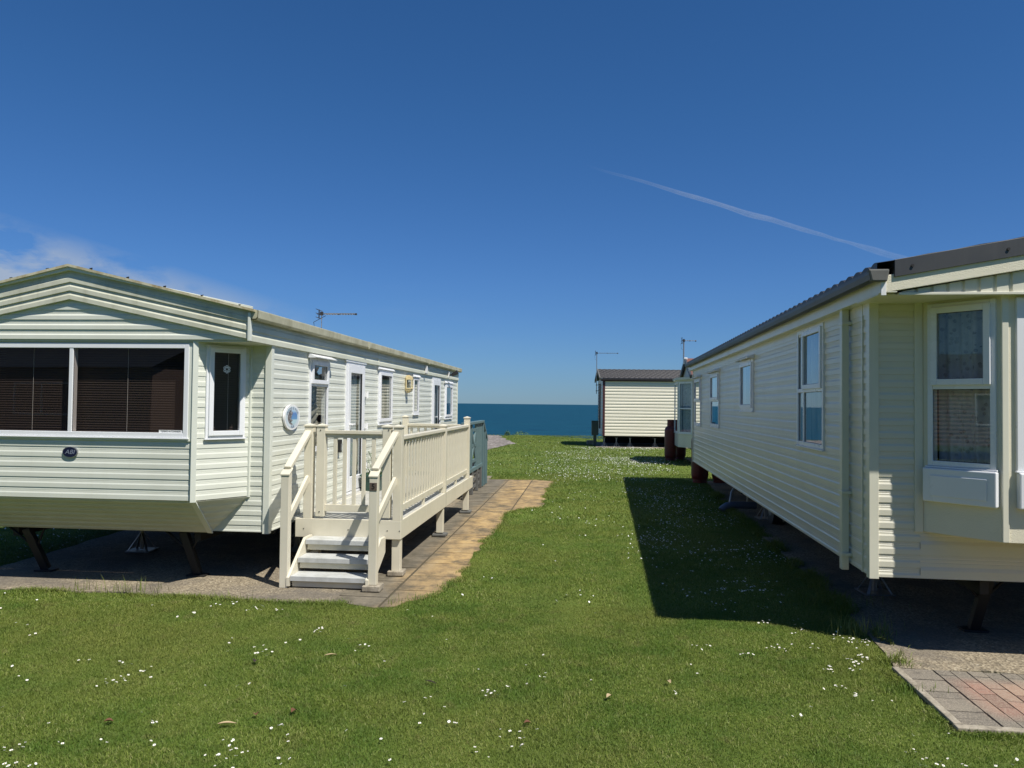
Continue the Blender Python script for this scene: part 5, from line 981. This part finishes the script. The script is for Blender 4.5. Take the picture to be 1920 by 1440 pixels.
# taller stems at the pad edge
# ------------------------------------------------------------------ daisies
t = NT('daisy_petal'); t.bsdf((.80,.80,.76), .6); M['petal'] = t.m; M['eye'] = flat('daisy_eye', (.65,.42,.03), .6)
def daisy_mesh(seed):
    rg = random.Random(seed); b = MB(); n = 14; zc = .0; pts = []
    for k in range(n*2):
        a = math.pi*k/n; r_ = .0115*(1 if k % 2 == 0 else .78)*rg.uniform(.92,1.06); pts.append((r_*math.cos(a), r_*math.sin(a), .0015+rg.uniform(-.001,.001)))
    for k in range(2*n): b.poly([(0,0,.0), pts[k], pts[(k+1) % (2*n)]])
    b.poly([(.0034*math.cos(math.pi*k/4), .0034*math.sin(math.pi*k/4), .0022) for k in range(8)], 1); b.poly([(-.0008,0,0),(.0008,0,0),(.0005,0,-.026),(-.0005,0,-.026)], 2)
    me = bpy.data.meshes.new('daisy'); me.from_pydata(b.v, [], b.f)
    for m_ in (M['petal'], M['eye'], M['blade']): me.materials.append(m_)
    me.polygons.foreach_set('material_index', b.mi); me.update(); return me
DM = [daisy_mesh(i) for i in range(4)]
near = np.array(DAISIES)
k0 = [near]
def cluster(cx, cy, n, sx, sy): return np.stack([RNG.normal(cx, sx, n), RNG.normal(cy, sy, n)], 1)
# fields of daisies further off
fld = []
for i in range(75): y = RNG.uniform(7.0, 17.5); x = RNG.uniform(.12*y+.55, .12*y+2.0); fld.append(cluster(x, y, int(RNG.integers(6, 34)), .16, .22))
for i in range(34): y = RNG.uniform(9.0, 26); x = RNG.uniform(.4, .15*y); fld.append(cluster(x, y, int(RNG.integers(2, 16)), .22, .4))
for i in range(95): y = RNG.uniform(17.5, 30.4); x = RNG.uniform(.6+.06*(y-17), .20*y); fld.append(cluster(x, y, int(RNG.integers(8, 42)), .3, .5))
for i in range(26): fld.append(cluster(RNG.uniform(2.6, 4.6), RNG.uniform(21.5, 24.2), 42, .28, .4))
for i in range(24): fld.append(cluster(RNG.uniform(2.8, 5.6), RNG.uniform(29.3, 30.4), 40, .3, .22))
for i in range(26): y = RNG.uniform(18, 36); fld.append(cluster(RNG.uniform(-1, .1*y), y, int(RNG.integers(4, 14)), .5, .8))
for i in range(30): fld.append(cluster(RNG.uniform(-7.5,-4.6), RNG.uniform(8.6, 14), 40, .3, .4))
for i in range(12): y = RNG.uniform(3.6, 9.5); fld.append(cluster(RNG.uniform(-.6*y, .6*y), y, int(RNG.integers(1, 4)), .1, .12))
F = np.concatenate(fld); keep = np.ones(len(F), bool)
for e in EXC: keep &= ~poly_in(F, e)
F = F[keep]; F = F[(F[:,1] > 3.3)]
ALL = np.concatenate([near, F]); ALL = ALL[np.argsort(ALL[:,1])]; vis = np.abs(ALL[:,0]) < .69*ALL[:,1]+.1
ALL = ALL[vis]; rg = random.Random(2)
for i in range(300):
    x, y = ALL[i]; o = bpy.data.objects.new('daisy', DM[i % 4]); COL.objects.link(o); s_ = rg.uniform(.45, .85); o.scale = (s_, s_, 1); o.location = (x, y, rg.uniform(.027,.036)); o.rotation_euler = (rg.gauss(.0,.22)+.15, rg.gauss(0,.25), rg.uniform(0,6.28)); tag(o, 'small white daisy with a yellow eye among those nearest on the lawn', 'daisy', 'nearest daisies in the lawn')
rest = ALL[300:]; n = len(rest); K = 8; a = np.arange(K)*2*np.pi/K; rad = .0078*RNG.uniform(.75,1.3,n); tx, ty = RNG.normal(-.15,.3,n), RNG.normal(.0,.3,n)
zz = RNG.uniform(.030,.040,n); ca, sa = np.cos(a), np.sin(a); V = np.zeros((n,K,3)); V[:,:,0] = rest[:,0:1]+rad[:,None]*ca; V[:,:,1] = rest[:,1:2]+rad[:,None]*sa; V[:,:,2] = zz[:,None]+rad[:,None]*(ca*tx[:,None]+sa*ty[:,None])
mb = MB(); mb.v = [tuple(p_) for p_ in V.reshape(-1,3).tolist()]; mb.f = [tuple(range(i*K, i*K+K)) for i in range(n)]; mb.mi = [0]*n; o = mb.build('daisies', M['petal'], recalc=False, kind='stuff', label='drifts of small white daisies further off across the lawn'); o['category'] = 'daisies'
# ------------------------------------------------------------------ bits on the lawn
M['dryleaf'] = flat('dry_brown_leaf', (.13,.055,.025), .8); M['straw'] = flat('straw_coloured_leaf', (.42,.32,.18), .7); M['darkleaf'] = flat('dark_dead_leaf', (.03,.02,.014), .8)
def leaf(x, y, L, w, rot, mat, label, curl=.3):
    b = MB(); rows = []
    for i in range(7):
        u = i/6; ww = w*math.sin(math.pi*min(1, u*.92+.06)); z = .024+L*curl*math.sin(math.pi*u)*.25
        rows.append([((u-.5)*L, -ww/2, z+ww*.35), ((u-.5)*L, 0, z), ((u-.5)*L, ww/2, z+ww*.35)])
    b.grid(rows); o = b.build('fallen_leaf', mat, smooth=True, recalc=False); o.location = (x, y, 0); o.rotation_euler = (0, .1, rot); tag(o, label, 'leaf', 'fallen leaves on the lawn')
leaf(-2.08, 4.04, .045, .03, .4, M['dryleaf'], 'small rusty brown curled leaf, leftmost one on the lawn'); leaf(-1.35, 4.15, .035, .03, 2.0, M['dryleaf'], 'small brown leaf just above the straw coloured one on the lawn')
leaf(-1.16, 4.2, .045, .035, 1.2, M['dryleaf'], 'brown crumpled leaf right of the straw coloured one on the lawn'); leaf(-1.63, 4.99, .05, .04, 1.6, M['darkleaf'], 'dark crumpled leaf, the left one of the two dark ones on the lawn')
leaf(-1.46, 4.03, .095, .022, .35, M['straw'], 'long straw coloured dry leaf among the brown ones on the lawn', .1); leaf(-1.18, 5.13, .09, .018, .6, M['straw'], 'thin pale dry leaf on the lawn below the veranda steps', .1)
leaf(-.47, 4.66, .08, .015, -.4, M['darkleaf'], 'thin dark dead leaf near the middle of the lawn', .1); leaf(.10, 4.08, .04, .03, .2, M['dryleaf'], 'small brown leaf just right of the middle of the lawn'); leaf(.58, 4.46, .06, .03, .9, M['straw'], 'pale tan leaf on the right half of the lawn, near the bottom'); leaf(.97, 4.70, .05, .03, 1.9, M['straw'], 'pale tan leaf on the right half of the lawn, higher and farther right')
def weed(x, y, h, w, label):
    rg = random.Random(int(x*100+y)); b = MB()
    for i in range(260):
        a = rg.uniform(0, 6.28); r_ = w*rg.random()**.6; z = h*rg.uniform(.05,1)*(1-.6*r_/w); c = Vector((r_*math.cos(a), r_*math.sin(a), z)); l = rg.uniform(.04,.10); dv = Vector((rg.gauss(0,1), rg.gauss(0,1), rg.gauss(.4,.7))).normalized()*l; sd = dv.cross(Vector((0,0,1))).normalized()*l*.25
        b.poly([c, c+dv*.5+sd, c+dv, c+dv*.5-sd])
    o = b.build('weed_clump', M['leafm'], recalc=False); o.location = (x, y, -.03); tag(o, label, 'weed', 'weeds along the cliff edge')
weed(.55, 42.9, .22, .45, 'larger green weed clump on the cliff edge against the sea'); weed(-.22, 41.4, .34, .16, 'small upright weed where shingle meets grass at the cliff edge')
def tuft(x, y, n, h, sp, label):
    rg = random.Random(int(x*31+y*7)); b = MB(); rt_ = []
    for i in range(n):
        px_, py_ = rg.gauss(0, sp), rg.gauss(0, sp*.5); hh = h*rg.uniform(.5,1.1); a = rg.uniform(0,6.28); l = hh*rg.uniform(.1,.7); w = .0022
        p0 = Vector((px_,py_,0)); p1 = p0+Vector((math.cos(a)*l*.35, math.sin(a)*l*.35, hh*.6)); p2 = p0+Vector((math.cos(a)*l, math.sin(a)*l, hh)); sd = Vector((-math.sin(a), math.cos(a), 0))*w
        b.poly([p0-sd, p0+sd, p1+sd*.8, p1-sd*.8]); rt_.append((p0-sd, p0+sd)); b.poly([p1-sd*.8, p1+sd*.8, p2])
    for a_, c_ in rt_: b.poly([(0,0,-.02), a_, c_])
    me_ = b.build('grass_tuft', M['blade'], recalc=False); bm_ = bmesh.new(); bm_.from_mesh(me_.data); bmesh.ops.remove_doubles(bm_, verts=bm_.verts, dist=1e-6); bm_.to_mesh(me_.data); bm_.free(); o = me_; o.location = (x, y, .0); tag(o, label, 'grass tuft', 'long grass tufts at paving edges')
q = fw(O1, 5.5, (-1.42,-.52)); tuft(q[0], q[1], 30, .13, .10, 'leftmost tuft of long grass at the concrete edge below the dark windows'); q = fw(O1, 5.5, (-.98,-.56)); tuft(q[0], q[1], 60, .14, .14, 'tuft of long grass at the concrete edge, second from the left'); q = fw(O1, 5.5, (-.10,-.62)); tuft(q[0], q[1], 30, .08, .10, 'short tuft of long grass at the concrete edge left of the steps')
tuft(-.86, 6.50, 40, .10, .12, 'tuft of long grass growing over the orange slabs by the steps'); q = fw(O2, 7, (.0,.25)); tuft(q[0], q[1], 90, .17, .14, 'long shaded grass tuft beside the right caravan near its corner'); q = fw(O2, 7, (.02,1.1)); tuft(q[0], q[1], 80, .14, .18, 'long shaded grass tuft beside the right caravan, farther along'); q = fw(O2, 7, (KX-.03,-.95)); tuft(q[0], q[1], 90, .06, .10, 'leafy green tuft against the kerb of the brick patio')
# ------------------------------------------------------------------ contrail
dirs = [(.09044809,.99224932,.31290423), (.56,.9955,.1795)]; hgt = 3000.0
pa_, pb_ = [Vector(d)*(hgt/d[2]) for d in dirs]; ax = (pb_-pa_); rows = []; sd = ax.cross(Vector((0,0,1))).normalized(); N = 120
for i in range(N+1):
    u = i/N; c_ = pa_+ax*u+sd*(40*noise.noise(Vector((u*5,3.1,0)))+10*noise.noise(Vector((u*22,7,0)))); dist = c_.length
    wd = dist*.0026*(.45+.9*min(1, u*3))*(1+.35*noise.noise(Vector((u*9,0,5))))*(1-.45*math.exp(-((u-.55)/.12)**2)); c_.z += 12*noise.noise(Vector((u*14,1,9)))
    rows.append([c_+sd*math.cos(2*math.pi*k/16)*wd*.9+Vector((0,0,1))*math.sin(2*math.pi*k/16)*wd*1.15 for k in range(16)])
mb = MB(); mb.grid(rows, 0, True)
t = NT('contrail_vapour'); gi = t.n('ShaderNodeNewGeometry'); v = t.coord('Pos', (.004,.004,.012)); lw = t.n('ShaderNodeLayerWeight', {'Blend': .5}).outputs['Facing']
sp = t.n('ShaderNodeSeparateXYZ', {'Vector': gi.outputs['Position']}); u = t.math('DIVIDE', t.math('SUBTRACT', sp.outputs['X'], pa_.x), pb_.x-pa_.x)
al = t.math('POWER', t.math('SUBTRACT', 1.0, lw), 2.0); al = t.math('MULTIPLY', al, t.math('MULTIPLY_ADD', t.noise(v, 1.2, 5, .6), .7, .35, clamp=True)); al = t.math('MULTIPLY', al, t.math('MULTIPLY', t.math('POWER', t.math('MULTIPLY', u, 4.5, clamp=True), 1.3), .62))
tr = t.n('ShaderNodeBsdfTransparent'); em = t.n('ShaderNodeEmission', {'Color': (.55,.68,.90), 'Strength': .9}); df = t.n('ShaderNodeBsdfDiffuse', {'Color': (.9,.9,.9)}); tl = t.n('ShaderNodeBsdfTranslucent', {'Color': (.9,.9,.9)})
dd = t.n('ShaderNodeMixShader', {0: .5, 1: df.outputs[0], 2: tl.outputs[0]}); mx = t.n('ShaderNodeMixShader', {0: al, 1: tr.outputs[0], 2: dd.outputs[0]}); t.n('ShaderNodeOutputMaterial', {'Surface': mx.outputs[0]})
o = mb.build('contrail', t.m, smooth=True, recalc=False); tag(o, 'thin white aircraft vapour trail slanting down to the right across the blue sky', 'contrail'); o['kind'] = 'stuff'
# ------------------------------------------------------------------ world, sun
w = bpy.data.worlds.new('World'); S.world = w; w.use_nodes = True; t = NT(w, True)
SD = Vector((.456,-.44,1.0)).normalized(); EL = math.asin(SD.z); AZ = math.atan2(SD.x, SD.y)
sky = t.n('ShaderNodeTexSky', sky_type='NISHITA'); sky.sun_disc = False; sky.sun_elevation = EL; sky.sun_rotation = AZ; sky.altitude = 50; sky.air_density = SKY_AIR; sky.dust_density = SKY_DUST; sky.ozone_density = SKY_OZ
tc = t.n('ShaderNodeTexCoord'); v = tc.outputs['Generated']; sp = t.n('ShaderNodeSeparateXYZ', {'Vector': v})
mp = t.n('ShaderNodeMapping', {'Vector': v, 'Scale': (8,8,19)}); cn = t.noise(mp.outputs[0], 1.15, 7, .58, .25)
mp2 = t.n('ShaderNodeMapping', {'Vector': v, 'Scale': (4,4,22)}); cn2 = t.noise(mp2.outputs[0], 1.6, 6, .6)
xr = t.math('DIVIDE', sp.outputs['X'], t.math('MAXIMUM', sp.outputs['Y'], .05)); zr = t.math('DIVIDE', sp.outputs['Z'], t.math('MAXIMUM', sp.outputs['Y'], .05))
# cloud bank: its top falls from left to right
top = t.math('MULTIPLY_ADD', xr, -.30, .016)            # height of the bank top along azimuth
env = t.math('MULTIPLY_ADD', t.math('SUBTRACT', top, zr), 22.0, .6, clamp=True); env = t.math('MULTIPLY', env, t.math('MULTIPLY_ADD', xr, -7.0, -1.6, clamp=True)); env = t.math('MULTIPLY', env, t.math('MULTIPLY_ADD', zr, 12, -.5, clamp=True)); env = t.math('MULTIPLY', env, t.math('GREATER_THAN', sp.outputs['Y'], .1))
cov = t.math('MULTIPLY', t.math('MULTIPLY_ADD', cn, 6.5, -2.45, clamp=True), env)
faint = t.math('MULTIPLY', t.math('MULTIPLY_ADD', cn2, 3.0, -1.6, clamp=True), t.math('MULTIPLY', t.math('MULTIPLY_ADD', zr, -9, 1.5, clamp=True), t.math('MULTIPLY_ADD', xr, -4, .2, clamp=True)))
cov = t.math('MAXIMUM', t.math('MULTIPLY', cov, .8), t.math('MULTIPLY', faint, .16))
cov = t.math('MULTIPLY', cov, t.math('GREATER_THAN', sp.outputs['Z'], .0))
skyc = t.n('ShaderNodeGamma', {'Color': sky.outputs[0], 'Gamma': SKY_GAMMA}).outputs[0]
skyc = t.mix(1.0, skyc, t.ramp(sp.outputs['Z'], SKY_RAMP), 'MULTIPLY')
skyc = t.n('ShaderNodeVectorMath', {0: skyc, 1: SKY_TINT}, operation='MULTIPLY').outputs[0]
cc = t.mix(cov, skyc, CLOUD_COL)
bg = t.n('ShaderNodeBackground', {'Color': cc, 'Strength': SKY_STR}); t.n('ShaderNodeOutputWorld', {'Surface': bg.outputs[0]})
sl_ = bpy.data.lights.new('sun', 'SUN'); sl_.energy = SUN_STR; sl_.angle = R(.53); sl_.color = (1,.955,.88); so = bpy.data.objects.new('sun', sl_); COL.objects.link(so); so.rotation_euler = (-SD).to_track_quat('-Z', 'Y').to_euler(); so.location = (10,-10,20)
S.view_settings.view_transform = 'Standard'; S.view_settings.look = 'None'; S.view_settings.exposure = EXPO; S.view_settings.gamma = 1
S.cycles.use_adaptive_sampling = True; S.cycles.max_bounces = 8; S.cycles.transparent_max_bounces = 16
try: S.cycles.use_denoising = True
except Exception: pass
